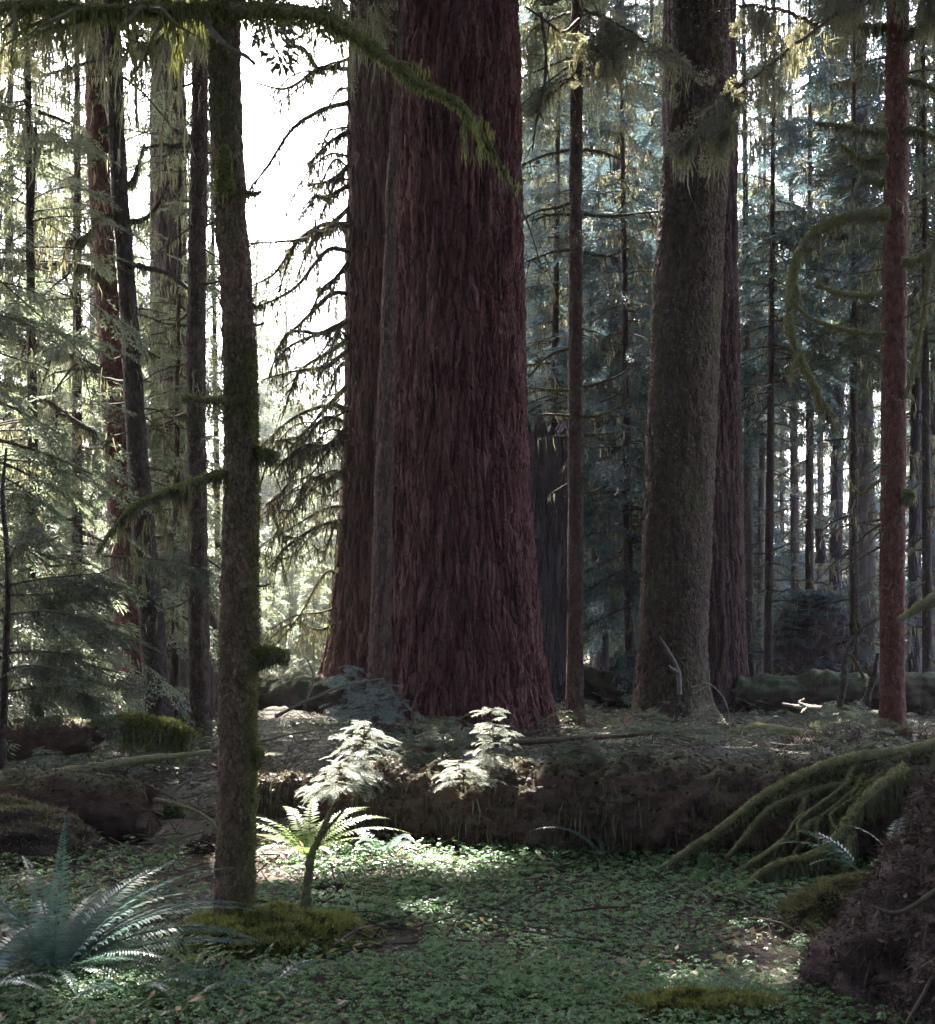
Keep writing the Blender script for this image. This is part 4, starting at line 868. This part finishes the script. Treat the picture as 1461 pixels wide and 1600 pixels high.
# ------------------------------------------------------------------ ferns
def frond(mb, p0, az, L, up, sag, wide, npair, m=0, twist=0.):
    s = np.linspace(0, 1, npair + 6)
    ang = up - (up + sag) * s ** 1.1
    st = L / (len(s) - 1)
    h = np.concatenate([[0], np.cumsum(np.cos(ang[:-1]) * st)]); v = np.concatenate([[0], np.cumsum(np.sin(ang[:-1]) * st)])
    dx, dy = math.cos(az), math.sin(az)
    q = np.asarray(p0) + np.stack([dx * h, dy * h, v], 1)
    tubes(mb, q[None], (.004 * (1.1 - s))[None] * L / .8, 4, m)
    side = np.array([-dy, dx, 0.]); tan = np.stack([dx * np.cos(ang), dy * np.cos(ang), np.sin(ang)], 1); nor = np.cross(tan, side)
    s2 = side * math.cos(twist) + nor * math.sin(twist); 
    i = np.arange(4, len(s)); f = (s[i] - s[4]) / (1 - s[4])
    pl = wide * np.minimum(1, .55 + f * 2.6) * np.clip(1.03 - f ** 1.6, 0.03, 1)
    for sd in (-1, 1):
        jit = U(.85, 1.1, len(i))[:, None]; dn = np.array([0, 0, -1]) * U(.0, .35, len(i))[:, None]
        d = s2[i] * sd + tan[i] * (.25 + .5 * f[:, None]) + dn; d /= np.linalg.norm(d, axis=1)[:, None]
        wv = tan[i] * (st * .50) 
        b = q[i]; tip = b + d * pl[:, None] * jit; mid = b + d * pl[:, None] * .35 * jit
        mb.quads(np.stack([b - wv * .5, mid - wv * .9, tip, mid + wv * .9], 1), m)
def fern(label, c, fr, material=FERN, group=None, wide=.06, npair=34):
    """fr: (azimuth deg, length, up deg, sag deg)"""
    t = thing("sword_fern", label, "fern", c, group)
    for a, L, u, sg in fr:
        mb = MB(); frond(mb, np.asarray(c) + np.array([0, 0, .02]), math.radians(a), L, math.radians(u), math.radians(sg), wide * (L / .8) ** .5, int(npair * (L / .8) ** .7), 0, U(-.35, .35))
        mb.build("frond", material, t, smooth=False)
    return t
def ring(n, L, up=(40, 70), sag=(20, 55), a0=0, a1=360):
    return [(a0 + (a1 - a0) * (k + U(0, .8)) / n, L * U(.7, 1.15), U(*up), U(*sag)) for k in range(n)]
q = gz(85, 1540)
fern("large blue-green sword fern with long arching fronds at the bottom corner", q, [(62, 1.0, 54, 30), (28, 1.15, 46, 26), (14, 1.05, 40, 30), (40, 1.05, 46, 24), (33, 1.1, 56, 10), (8, 1.1, 48, 20), (170, 1.1, 40, 30), (95, .78, 86, -60), (118, .62, 66, 10), (150, .95, 60, 20), (170, 1.0, 66, 0), (5, 1.0, 30, 15), (-30, .8, 36, 20), (175, .8, 48, 30), (50, .9, 62, 0), (20, .8, 60, 5), (75, .7, 66, 10), (140, .7, 50, 30), (125, .8, 74, -8), (-15, .7, 42, 25), (-60, .5, 40, 35), (-110, .5, 45, 40), (200, .7, 40, 30), (45, .8, 40, 30), (78, .6, 70, 0), (160, .6, 72, 10)], wide=.10, npair=46)
q = gz(215, 1560); fern("spreading fern low between the large blue-green fern and the moss hump", q, ring(9, .5, (25, 50), (25, 50)), wide=.07, npair=30)
q = gz(-40, 1590); fern("sword fern spilling in at the edge below the large blue-green fern", q, ring(9, .7), wide=.08)
q = gz(480, 1345); fern("sunlit sword fern glowing beside the broken mossy stick", q, [(178, .75, 55, 25), (160, .7, 62, 20), (200, .6, 50, 20), (20, .75, 58, 20), (2, .85, 45, 25), (-20, .7, 40, 20), (40, .7, 65, 10), (60, .6, 70, 20), (120, .65, 70, 10), (-60, .5, 45, 30), (-100, .5, 45, 30), (-140, .5, 45, 30), (90, .7, 75, 5), (10, .6, 72, 0), (150, .5, 45, 30)], material=FERNY, wide=.10, npair=30)
q = gz(600, 1345); fern("smaller sunlit fern at the dark foot of the nurse log", q, ring(8, .5), material=FERN, wide=.08, npair=26)
q = gz(945, 1352); fern("grey-green fern with two long arching fronds under the nurse log", q, [(165, .7, 62, 35), (140, .62, 58, 30), (40, .3, 60, 20), (100, .4, 70, 20)], wide=.05)
q = gz(1015, 1345); fern("drooping fern between the nurse log and the lowest root", q, [(130, .5, 80, 40), (80, .42, 75, 60), (170, .4, 60, 40), (20, .45, 60, 50)], wide=.06)
q = P(1345, 1372, 6.3); fern("bright fern frond standing out before the mossy root", q, [(168, .5, 50, 25), (150, .42, 62, 10), (-10, .4, 48, 30), (200, .35, 45, 30)], wide=.10, npair=26)
q = P(1392, 1345, 5.9); fern("small fern frond leaning over the dark bank", q, [(20, .42, 62, 25), (60, .38, 60, 20), (150, .35, 60, 25)], wide=.09, npair=24)
q = gz(300, 1530); fern("yellowish fern clump between the large fern and the moss hump", q, ring(7, .36), material=FERNY, wide=.06, npair=24)
q = gz(420, 1560); fern("low green fern in front of the bright moss hump", q, ring(7, .38, (30, 55)), wide=.06, npair=24)
q = gz(825, 1545); fern("small yellow-green fern alone in the clover", q, ring(6, .26, (25, 45)), material=FERNY, wide=.06, npair=20)
q = gz(900, 1535); fern("small blue-green fern lying in the clover beside the yellow one", q, [(10, .3, 30, 20), (-20, .26, 30, 20), (30, .28, 35, 20)], wide=.05, npair=20)
q = gz(190, 1210); fern("dim fern behind the dark cut log", q, ring(9, .6), wide=.06, npair=22)
for px, py in ((470, 1118), (640, 1165), (860, 1140), (930, 1128), (1080, 1150), (1190, 1135), (1290, 1130), (1440, 1140), (420, 1170), (350, 1120), (60, 1130)):
    q = gz(px, py); fern("dim fern among the dark litter between the nurse log and the old trunks", q, ring(6, .55, (35, 65), (20, 60)), wide=.06, npair=18, group="dim ferns beyond the nurse log")
q = gz(255, 1195)
fern("dim fern at the base of the straight thin tree", q, ring(8, .55), wide=.06, npair=22)
q = gz(560, 1300)

# broken stick with moss
q = gz(468, 1462); t = thing("broken_stick", "leaning broken mossy stick rising from the moss hump", "stick", q)
lichen_limb("stem", t, [q + [0, 0, -.05], P(474, 1430, q[1]), P(482, 1370, q[1]), P(486, 1338, q[1]), P(500, 1305, q[1] + .02), P(520, 1262, q[1] + .05)], .034, .012, 500, .06, .007, MOSSWOOD, MOSSD, 1800, .014, n=40)
lichen_limb("side_branch", t, [P(505, 1300, q[1]), P(520, 1285, q[1]), P(540, 1262, q[1] - .02)], .01, .006, 60, .03, .005, TWIG, MOSSD, 100, .012)
lichen_limb("snag_root", t, [P(478, 1470, q[1] - .1), P(470, 1475, q[1] - .15), P(462, 1490, q[1] - .2)], .04, .02, 200, .05, .007, MOSSWOOD, MOSSD, 600, .016)

# ------------------------------------------------------------------ seedlings on the nurse log and young trees
def seedling(label, p, Ht, L, needles=NEED, nb=26, T=None, sc=.2, group=None, name="hemlock_seedling"):
    p = np.asarray(p, float); t = thing(name, label, "seedling", p, group)
    mb = MB(); l = U(-.12, .12, 2)
    tube(mb, np.array([p + [l[0] * s * Ht, l[1] * s * Ht, Ht * s - .03] for s in np.linspace(0, 1, 8)]), np.linspace(.011, .003, 8) * (Ht / .6) ** .5, 6)
    mb.build("stem", TWIG, t)
    mb = MB(); crown(mb, lambda z: (p[0] + l[0] * (z - p[2]), p[1] + l[1] * (z - p[2])), p[2] + .1 * Ht, p[2] + Ht, nb, L, .05, T or T_MID, sc, p0=(-10, 14), dens=10, lich=0, carve=False, bare=.15, power=.6)
    mb.build("foliage", [needles, TWIG, LICH], t, smooth=False)
    return t
def top(px, py, d): return P(px, py, d)
seedling("sunlit bushy hemlock seedling blazing white on the nurse log", P(560, 1232, 10.1), .56, .24, NEEDLIT, 52, T_FINE, sc=.19)
seedling("sunlit hemlock seedling spilling down the face of the nurse log", P(530, 1245, 9.85), .28, .24, NEEDLIT, 40, T_FINE, sc=.18)
seedling("sunlit slim hemlock seedling upright on the nurse log", P(775, 1205, 9.7), .5, .17, NEEDLIT, 40, T_FINE, sc=.14)
seedling("sunlit low seedling at the brow of the nurse log", P(725, 1222, 9.45), .17, .2, NEEDLIT, 30, T_FINE, sc=.14)
seedling("dim hemlock seedling between the two sunlit seedlings", P(690, 1205, 10.3), .42, .2, NEED, 26, sc=.16)
seedling("dim low seedling hugging the brightest seedling", P(640, 1215, 10.4), .28, .2, NEED, 24, sc=.16)
seedling("dim small seedling further along the log past the slim sunlit one", P(905, 1202, 9.6), .22, .2, NEED, 20, sc=.16)
seedling("dim wispy seedling on the log below the stout mossy trunk", P(985, 1200, 9.5), .2, .18, NEED, 18, sc=.14)
seedling("purplish dim seedling before the foot of the half hidden giant", P(552, 1120, 18.), .75, .5, NEEDB, 30, sc=.35)
seedling("purplish low seedling beside the foot of the largest tree", P(590, 1125, 17.), .5, .45, NEEDB, 26, sc=.3)
for k in range(22):
    px, d = U(20, 1450), U(11.2, 19); p = P(px, 1100, d); p[2] = float(H(p[0], d))
    if abs(px - 370) < 50: continue
    seedling("dim hemlock seedling growing in the litter between the nurse log and the old trunks", p, U(.3, .75), U(.22, .42), NEEDP if k % 3 == 0 else NEED, 24, T_MID, .24, group="dim seedlings beyond the nurse log")
for k, (px, py, d, h, lab) in enumerate([(440, 1125, 14., .7, "twiggy dim shrub beside the slender mossy trunk behind the sunlit fern"), (480, 1150, 13., .5, "low dim shrub behind the brightest seedling"), (660, 1150, 14.5, .5, "low shrub at the foot of the largest tree"), (880, 1160, 14., .4, "low shrub beyond the nurse log beside the largest tree"), (960, 1150, 13.5, .4, "low shrub between the thin limbed tree and the nurse log"), (1220, 1165, 13., .35, "low leafy shrub on the dark debris mound"), (1330, 1150, 15., .5, "leafy shrub before the red-barked tree"), (1430, 1150, 14., .6, "small-leaved shrub at the picture edge above the roots"), (120, 1190, 12.5, .4, "pale leafy shrub between the dark cut log and the reddish log")]):
    p = P(px, py, d); p[2] = float(H(p[0], p[1])); t = thing("shrub", lab, "shrub", p)
    mb = MB(); nb = 16; a = U(0, 6.28, nb); L = h * U(.6, 1.3, nb); s = np.linspace(0, 1, 6)
    PP = p + np.stack([np.cos(a)[:, None] * L[:, None] * .7 * s, np.sin(a)[:, None] * L[:, None] * .7 * s, (L * U(.6, 1.1, nb))[:, None] * (s - .3 * s ** 2)[None]], -1)
    tubes(mb, PP, .007 * (1.1 - s)[None] * np.ones((nb, 1)), 4, 1)
    N = 170; q = PP[rng.integers(0, nb, N), rng.integers(2, 6, N)] + rng.normal(size=(N, 3)) * .07
    leaves(mb, q, .03, 0, .35); mb.build("foliage", [SHRUB, TWIG], t, smooth=False)
# thin-stemmed young hemlock at the picture edge
ty = thing("hemlock_tree", "young hemlock with pencil-thin dark stem rising before the cut log", "tree", (P(6, 1200, 11.)[0], 11., float(H(P(6, 1200, 11.)[0], 11.))))
mb = MB(); tube(mb, spline([P(2, 1250, 11.) , P(4, 1150, 11.), P(10, 1000, 11.), P(12, 880, 11.), P(4, 780, 11.), P(10, 700, 11.)], 30), np.linspace(.045, .012, 30), 8, rough=.2); mb.build("trunk", B_DARK, ty)
for pts, n in (([(12, 1020, 11), (60, 1018, 10.9), (110, 1025, 10.8), (170, 1055, 10.7), (210, 1072, 10.6)], 10), ([(12, 915, 11), (60, 905, 10.9), (110, 900, 10.8), (160, 895, 10.8)], 10), ([(12, 1045, 11), (60, 1040, 10.7), (120, 1060, 10.5)], 9), ([(10, 880, 11), (30, 850, 10.9), (50, 830, 10.8), (60, 810, 10.7)], 8), ([(160, 868, 11.2), (220, 872, 11.), (280, 878, 10.9), (320, 890, 10.9)], 12), ([(12, 960, 11), (70, 955, 10.7), (130, 965, 10.5), (180, 990, 10.4)], 12), ([(12, 1080, 11), (80, 1075, 10.9), (150, 1090, 10.8)], 9), ([(12, 930, 11), (90, 925, 10.9), (190, 880, 11.)], 10)):
    mb = MB(); q = spline([P(*a) for a in pts], 24); tube(mb, q, np.linspace(.014, .004, 24), 5)
    i = rng.integers(4, 24, n * 2); az = math.atan2(*(q[-1] - q[0])[[1, 0]]) + np.where(np.arange(n * 2) % 2, 1, -1) * np.radians(U(10, 60, n * 2))
    place(mb, T_FINE, q[i], az, np.radians(U(-35, -2, n * 2)), U(-.4, .4, n * 2), U(.28, .55, n * 2), 1, 0, False)
    hang(mb, q[rng.integers(0, 24, 260)], U(.04, .22, 260), U(.005, .01, 260), 2); mb.build("branch", [TWIG, NEED, LICH], ty, smooth=False)

# dead limbs and twigs lying about
def deadwood(label, lines, r, material=WOOD, N=20, name="dead_branch", fz=0, strands=MOSSD, ln=.06):
    p = [P(*q) for q in lines[0]]; t = thing(name, label, "branch", p[0])
    for k, l in enumerate(lines): lichen_limb("limb" if k == 0 else "twig", t, [P(*q) for q in l], r * (1 if k == 0 else .6), r * .4, N, ln, .008, material, strands, fz, .02, n=24)
deadwood("white sunlit forked dead branch lying before the upturned roots", [[(1285, 1108, 17.), (1262, 1105, 17.2), (1245, 1104, 17.5), (1222, 1100, 17.6)], [(1262, 1105, 17.2), (1250, 1098, 17.3), (1258, 1093, 17.3)], [(1262, 1106, 17.2), (1252, 1115, 17.1)]], .05, WOOD, 0)
deadwood("pale dead stick leaning against the foot of the stout mossy trunk", [[(1062, 1085, 22.2), (1060, 1050, 22.3), (1046, 1020, 22.4), (1030, 995, 22.5)], [(1060, 1050, 22.3), (1050, 1045, 22.2), (1045, 1040, 22.2)]], .05, WOOD, 20)
deadwood("mossy crooked dead limb leaning beside the red-barked tree", [[(1312, 1105, 18.), (1318, 1060, 18.), (1322, 1020, 18.), (1345, 985, 18.), (1372, 965, 18.)], [(1322, 1020, 18.), (1334, 1030, 17.9), (1350, 1060, 17.9)], [(1345, 985, 18.), (1338, 965, 18.), (1340, 945, 18.)]], .06, B_DARK, 160, fz=160)
deadwood("short mossy leaning limb close to the red-barked tree", [[(1352, 1098, 18.3), (1364, 1060, 18.3), (1372, 1020, 18.3)], [(1364, 1060, 18.3), (1352, 1040, 18.3)]], .06, B_DARK, 80, fz=100)
deadwood("thick mossy broken limb poking in at the picture edge", [[(1480, 930, 17.5), (1450, 940, 17.5), (1425, 955, 17.5), (1405, 968, 17.4)], [(1480, 938, 17.6), (1450, 948, 17.6)]], .10, MOSSWOOD, 200, fz=900)
deadwood("curved bare stick behind the slender mossy tree reaching the brightest seedling", [[(400, 1160, 12.), (450, 1148, 12.), (500, 1140, 12.), (540, 1138, 11.9)]], .014, WOOD, 10)
deadwood("arching mossy stick beside the cut log", [[(242, 1250, 10.), (280, 1258, 9.8), (320, 1275, 9.6), (345, 1298, 9.4)]], .022, MOSSWOOD, 60, fz=200)
deadwood("slanting pale stick rising beyond the arching mossy stick", [[(270, 1235, 10.8), (300, 1218, 10.9), (345, 1205, 11.)]], .016, WOOD, 10)
deadwood("grey crooked twig lying before the half hidden giant", [[(430, 1120, 16.), (480, 1095, 16.), (540, 1070, 16.2), (600, 1060, 16.4)], [(480, 1095, 16.), (490, 1060, 16.), (480, 1030, 16.)]], .025, WOOD, 30)
deadwood("thin twigs arching over the dark debris mound", [[(1080, 1075, 15.), (1110, 1070, 14.8), (1135, 1100, 14.6), (1142, 1150, 14.4)], [(1110, 1070, 14.8), (1080, 1085, 14.6)]], .014, WOOD, 6)
deadwood("pale stick lying at the edge of the debris mound", [[(1010, 1165, 11.5), (1035, 1166, 11.4), (1047, 1170, 11.4)]], .012, WOOD, 0)
deadwood("long thin fallen pole lying across the litter behind the nurse log", [[(640, 1172, 13.), (800, 1160, 13.5), (960, 1150, 14.2), (1120, 1138, 15.)]], .05, LOGM, 60, name="fallen_pole", fz=300)
deadwood("mossy fallen pole slanting down to the dark cut log", [[(80, 1212, 11.5), (200, 1190, 12.), (330, 1175, 12.6)]], .06, MOSSWOOD, 200, name="fallen_pole", fz=800)
deadwood("fallen pole resting low before the foot of the largest tree", [[(590, 1135, 18.), (740, 1150, 17.), (880, 1160, 16.)]], .07, B_DARK, 60, name="fallen_pole", fz=200)
deadwood("fallen pole in front of the red-barked tree", [[(1180, 1135, 17.), (1300, 1150, 16.), (1440, 1162, 15.)]], .06, MOSSWOOD, 100, name="fallen_pole", fz=300)
for k in range(6):
    st = np.array([U(1.75, 2.2), U(4.75, 5.3), U(.2, .75)]); en = st + [U(-.35, .05), U(-.3, 0), U(-.4, -.05)]
    lichen_limb("root", bank, [st + [.15, .15, .1], st, (st + en) / 2 + rng.normal(size=3) * .05, en], .018, .005, 60, .08, .005, TWIG, LITT, n=20, sub=4, subl=.15)
q = gz(520, 1405); mound("dark_clod", "small dark clod of roots beside the broken mossy stick", "clod", (q[0], q[1], q[2] - .02), (.13, .1, .1), PEAT, None, 1500, .03, extra=LITT, amp=.25, seed=13, tn="rootlets")
q = gz(262, 1275); mound("mossy_stone", "small rounded blue-green mossy lump by the cut end of the log", "stone", (q[0], q[1], q[2] - .02), (.16, .12, .13), SOIL, None, 2500, .02, extra=CLOV, seed=15)
q = gz(330, 1330); mound("wood_chunk", "dark chunk of rotten wood just behind the slender tree", "wood chunk", (q[0], q[1], q[2] - .02), (.2, .15, .12), PEAT, None, 1500, .02, extra=LITT, amp=.25, seed=17)
# pale caps by the moss hump
pc = thing("pale_fungus", "cluster of pale rounded caps catching light beside the golden moss hump", "fungus", gz(1065, 1550))
for k in range(13):
    a = gz(1065 + U(-36, 36), 1552 + U(-18, 18)); r = U(.012, .024)
    mb = MB(); th = np.linspace(0, 2 * np.pi, 14, endpoint=False); v = np.linspace(0, 1.57, 6)
    mb.grid(np.stack([a[0] + r * np.cos(v)[:, None] * np.cos(th), a[1] + r * np.cos(v)[:, None] * np.sin(th), a[2] + .05 + .6 * r * np.sin(v)[:, None] + 0 * th], -1)); tube(mb, [a, a + [0, 0, .05]], .005, 6)
    mb.build("cap", PALE, pc)

# ------------------------------------------------------------------ ground cover
def clover():
    """wood sorrel carpet: three folded heart leaflets on each stalk"""
    mb = MB()
    y = np.concatenate([U(3.2, 6.5, 48000), U(5.5, 10.5, 52000)]); N = len(y)
    x = U(-1, 1, N) * (y * .40 + .3)
    dens = .62 + .9 * pn(x * .9, y * .9, 2.) + .35 * pn(x * 3, y * 3, 5.) - .34 * sstep(-.6, -1.8, x) * sstep(5.4, 7, y) - .5 * np.exp(-(((x - 1.55) / .5) ** 2 + ((y - 6.9) / .8) ** 2)) - 1.2 * sstep(9.2, 10.2, y)
    dens -= 1.5 * ((np.abs(x + .75) < .5) & (np.abs(y - 6.6) < .4)) * .6
    s = U(0, 1, N) < np.clip(dens, .03, 1); x, y = x[s], y[s]; N = len(x)
    p = np.stack([x, y, H(x, y) + U(.03, .11, N)], 1)
    sz = U(.009, .019, N) * (1 + .3 * (y > 7)); a0 = U(0, 2 * np.pi, N); tx, ty_ = rng.normal(size=N) * .25, rng.normal(size=N) * .25
    for k in range(3):
        a = a0 + k * 2.094 + U(-.15, .15, N); f = np.stack([np.cos(a), np.sin(a), tx * np.cos(a) + ty_ * np.sin(a) - .22], 1); l = np.stack([-np.sin(a), np.cos(a), -tx * np.sin(a) + ty_ * np.cos(a)], 1)
        z = np.array([0, 0, 1.0]); S = sz[:, None]
        tip = p + f * S * .92
        mb.quads(np.stack([p, p + f * S * .75 + l * S * .62 - z * S * .2, p + f * S * 1.12 + l * S * .42 - z * S * .15, tip], 1), 0)
        mb.quads(np.stack([p, tip, p + f * S * 1.12 - l * S * .42 - z * S * .15, p + f * S * .75 - l * S * .62 - z * S * .2], 1), 0)
    tag(mb.build("clover_cover", CLOV, smooth=False), "low carpet of green three-part clover leaves", "ground cover", kind='stuff')
clover()
def litter():
    mb = MB(); N = 60000; y = 3 + 30 * U(0, 1, N) ** 1.6; x = U(-1, 1, N) * (y * .42 + .5); p = np.stack([x, y, H(x, y) + U(.0, .025, N)], 1)
    leaves(mb, p, .02, 0, .4)
    N = 2200; y = 6.5 + 20 * U(0, 1, N) ** 1.5; x = U(-1, 1, N) * (y * .42); a = U(0, 6.28, N); L = U(.05, .35, N); s = np.linspace(-1, 1, 3)
    PP = np.stack([x[:, None] + np.cos(a)[:, None] * L[:, None] * s, y[:, None] + np.sin(a)[:, None] * L[:, None] * s, H(x, y)[:, None] + .03 + U(-.05, .09, (N, 3))], -1); tubes(mb, PP, U(.002, .007, N)[:, None] * np.ones((1, 3)), 4, 0)
    tag(mb.build("leaf_litter", LITT, smooth=False), "brown litter of fallen bits and twigs", "litter", kind='stuff')
    mb = MB(); N = 1500; y = 4.6 + 5.5 * U(0, 1, N); x = U(-1, 1, N) * (y * .4); s = pn(x * 1.1, y * 1.1, 8.) + .5 * (x < -.9) > .06; x, y = x[s], y[s]
    leaves(mb, np.stack([x, y, H(x, y) + U(.06, .14, len(x))], 1), .026, 0, .4)
    tag(mb.build("dry_leaves", LEAFY, smooth=False), "scattered yellow and tan leaves among the clover", "leaves", kind='stuff')
litter()
def undergrowth():
    """low leafy cover and small fern-like sprays from the nurse log back into the wood"""
    mb = MB(); N = 5200; y = 11 + 30 * U(0, 1, N) ** 1.2; x = U(-1, 1, N) * (y * .42 + .4)
    s = (pn(x * .5, y * .5, 6.) + .25 * pn(x * 2, y * 2, 1.) > .08); x, y = x[s], y[s]; N = len(x)
    p = np.stack([x, y, H(x, y) + U(.02, .32, N)], 1)
    place(mb, T_MID, p, U(0, 6.28, N), U(-.1, .7, N), U(-.5, .5, N), U(.16, .46, N), 0, 1, False)
    N = 60000; y = 10.2 + 26 * U(0, 1, N) ** 1.4; x = U(-1, 1, N) * (y * .42 + .4); s = pn(x * .7, y * .7, 3.) + .4 * pn(x * 2.5, y * 2.5, 7.) > .1; x, y = x[s], y[s]
    leaves(mb, np.stack([x, y, H(x, y) + U(.02, .3, len(x))], 1), .03, 0, .35)
    N = 900; y = 10.8 + 16 * U(0, 1, N); x = U(-1, 1, N) * (y * .42); a = U(0, 6.28, N); L = U(.15, .9, N); s = np.linspace(0, 1, 4)
    PP = np.stack([x[:, None] + np.cos(a)[:, None] * L[:, None] * s, y[:, None] + np.sin(a)[:, None] * L[:, None] * s, H(x, y)[:, None] + .04 + (L * U(-.05, .75, N))[:, None] * (s - .35 * s ** 2) + .03 * rng.normal(size=(N, 4))], -1); tubes(mb, PP, U(.004, .012, N)[:, None] * np.linspace(1, .4, 4)[None], 4, 1)
    tag(mb.build("undergrowth", [SHRUB, TWIG], smooth=False), "low leafy undergrowth among the trunks", "undergrowth", kind='stuff')
undergrowth()

# ------------------------------------------------------------------ unseen foliage added overhead and around to shade the clearing
def canopy():
    """foliage added for its shade: overhead, beside and behind the viewer; gaps are cut along the sun shafts"""
    mb = MB()
    def mass(n, lo, hi, sc, front=True):
        p = np.stack([U(lo[k], hi[k], n) for k in range(3)], 1)
        y, z, x = p[:, 1], p[:, 2], p[:, 0]
        seen = (y > -1) & (np.abs(x) < .40 * np.maximum(y, 0) + 2.5) & (z < EYE + .55 * np.maximum(y, 0) + 4.0)
        k = ~seen & (pn(x * .11, y * .11, z * .11) > -.28) & (np.hypot(x, y) > 4)
        p = p[k]; n = len(p)
        place(mb, T_COARSE, p, U(0, 6.28, n), U(-.6, .2, n), U(-.5, .5, n), sc * U(.7, 1.3, n), 0, 1, True)
    mass(3200, (-26, -32, 14), (26, 22, 30), 2.3)
    mass(2600, (-34, -34, 1), (34, -8, 24), 2.4)
    mass(1500, (-30, -10, 1), (-9, 14, 22), 2.2)
    mass(1500, (9, -10, 1), (30, 14, 22), 2.2)
    p0_ = np.stack([U(-9, 9, 1200), U(20, 48, 1200), U(0, 20, 1200)], 1)  # extra foliage above the view, added to block sun from the middle ground
    p0_[:, 2] += EYE + .56 * p0_[:, 1] + 3.5; n = len(p0_)
    place(mb, T_COARSE, p0_, U(0, 6.28, n), U(-.6, .2, n), U(-.5, .5, n), 2.3 * U(.7, 1.3, n), 0, 1, True)
    tag(mb.build("shade_canopy", [CANO, TWIG], smooth=False), "added mass of unseen conifer crowns shading the clearing", "canopy", kind='stuff')
canopy()

def haze():
    mb = MB(); x0, x1, y0, y1, z0, z1 = -200, 200, -200, 200, -2.5, 56
    v = np.array([[x, y, z] for z in (z0, z1) for y in (y0, y1) for x in (x0, x1)], float)
    mb.quads(v[[[0, 2, 3, 1], [4, 5, 7, 6], [0, 1, 5, 4], [2, 6, 7, 3], [0, 4, 6, 2], [1, 3, 7, 5]]])
    m, t, out = mat("haze_air"); pv = nd(t, "ShaderNodeVolumePrincipled"); pv.inputs['Color'].default_value = (.9, .93, .95, 1); pv.inputs['Density'].default_value = .0004; pv.inputs['Anisotropy'].default_value = .35
    t.links.new(pv.outputs[0], out.inputs['Volume']); o = mb.build("haze", m, smooth=False); tag(o, kind='stuff')
haze()
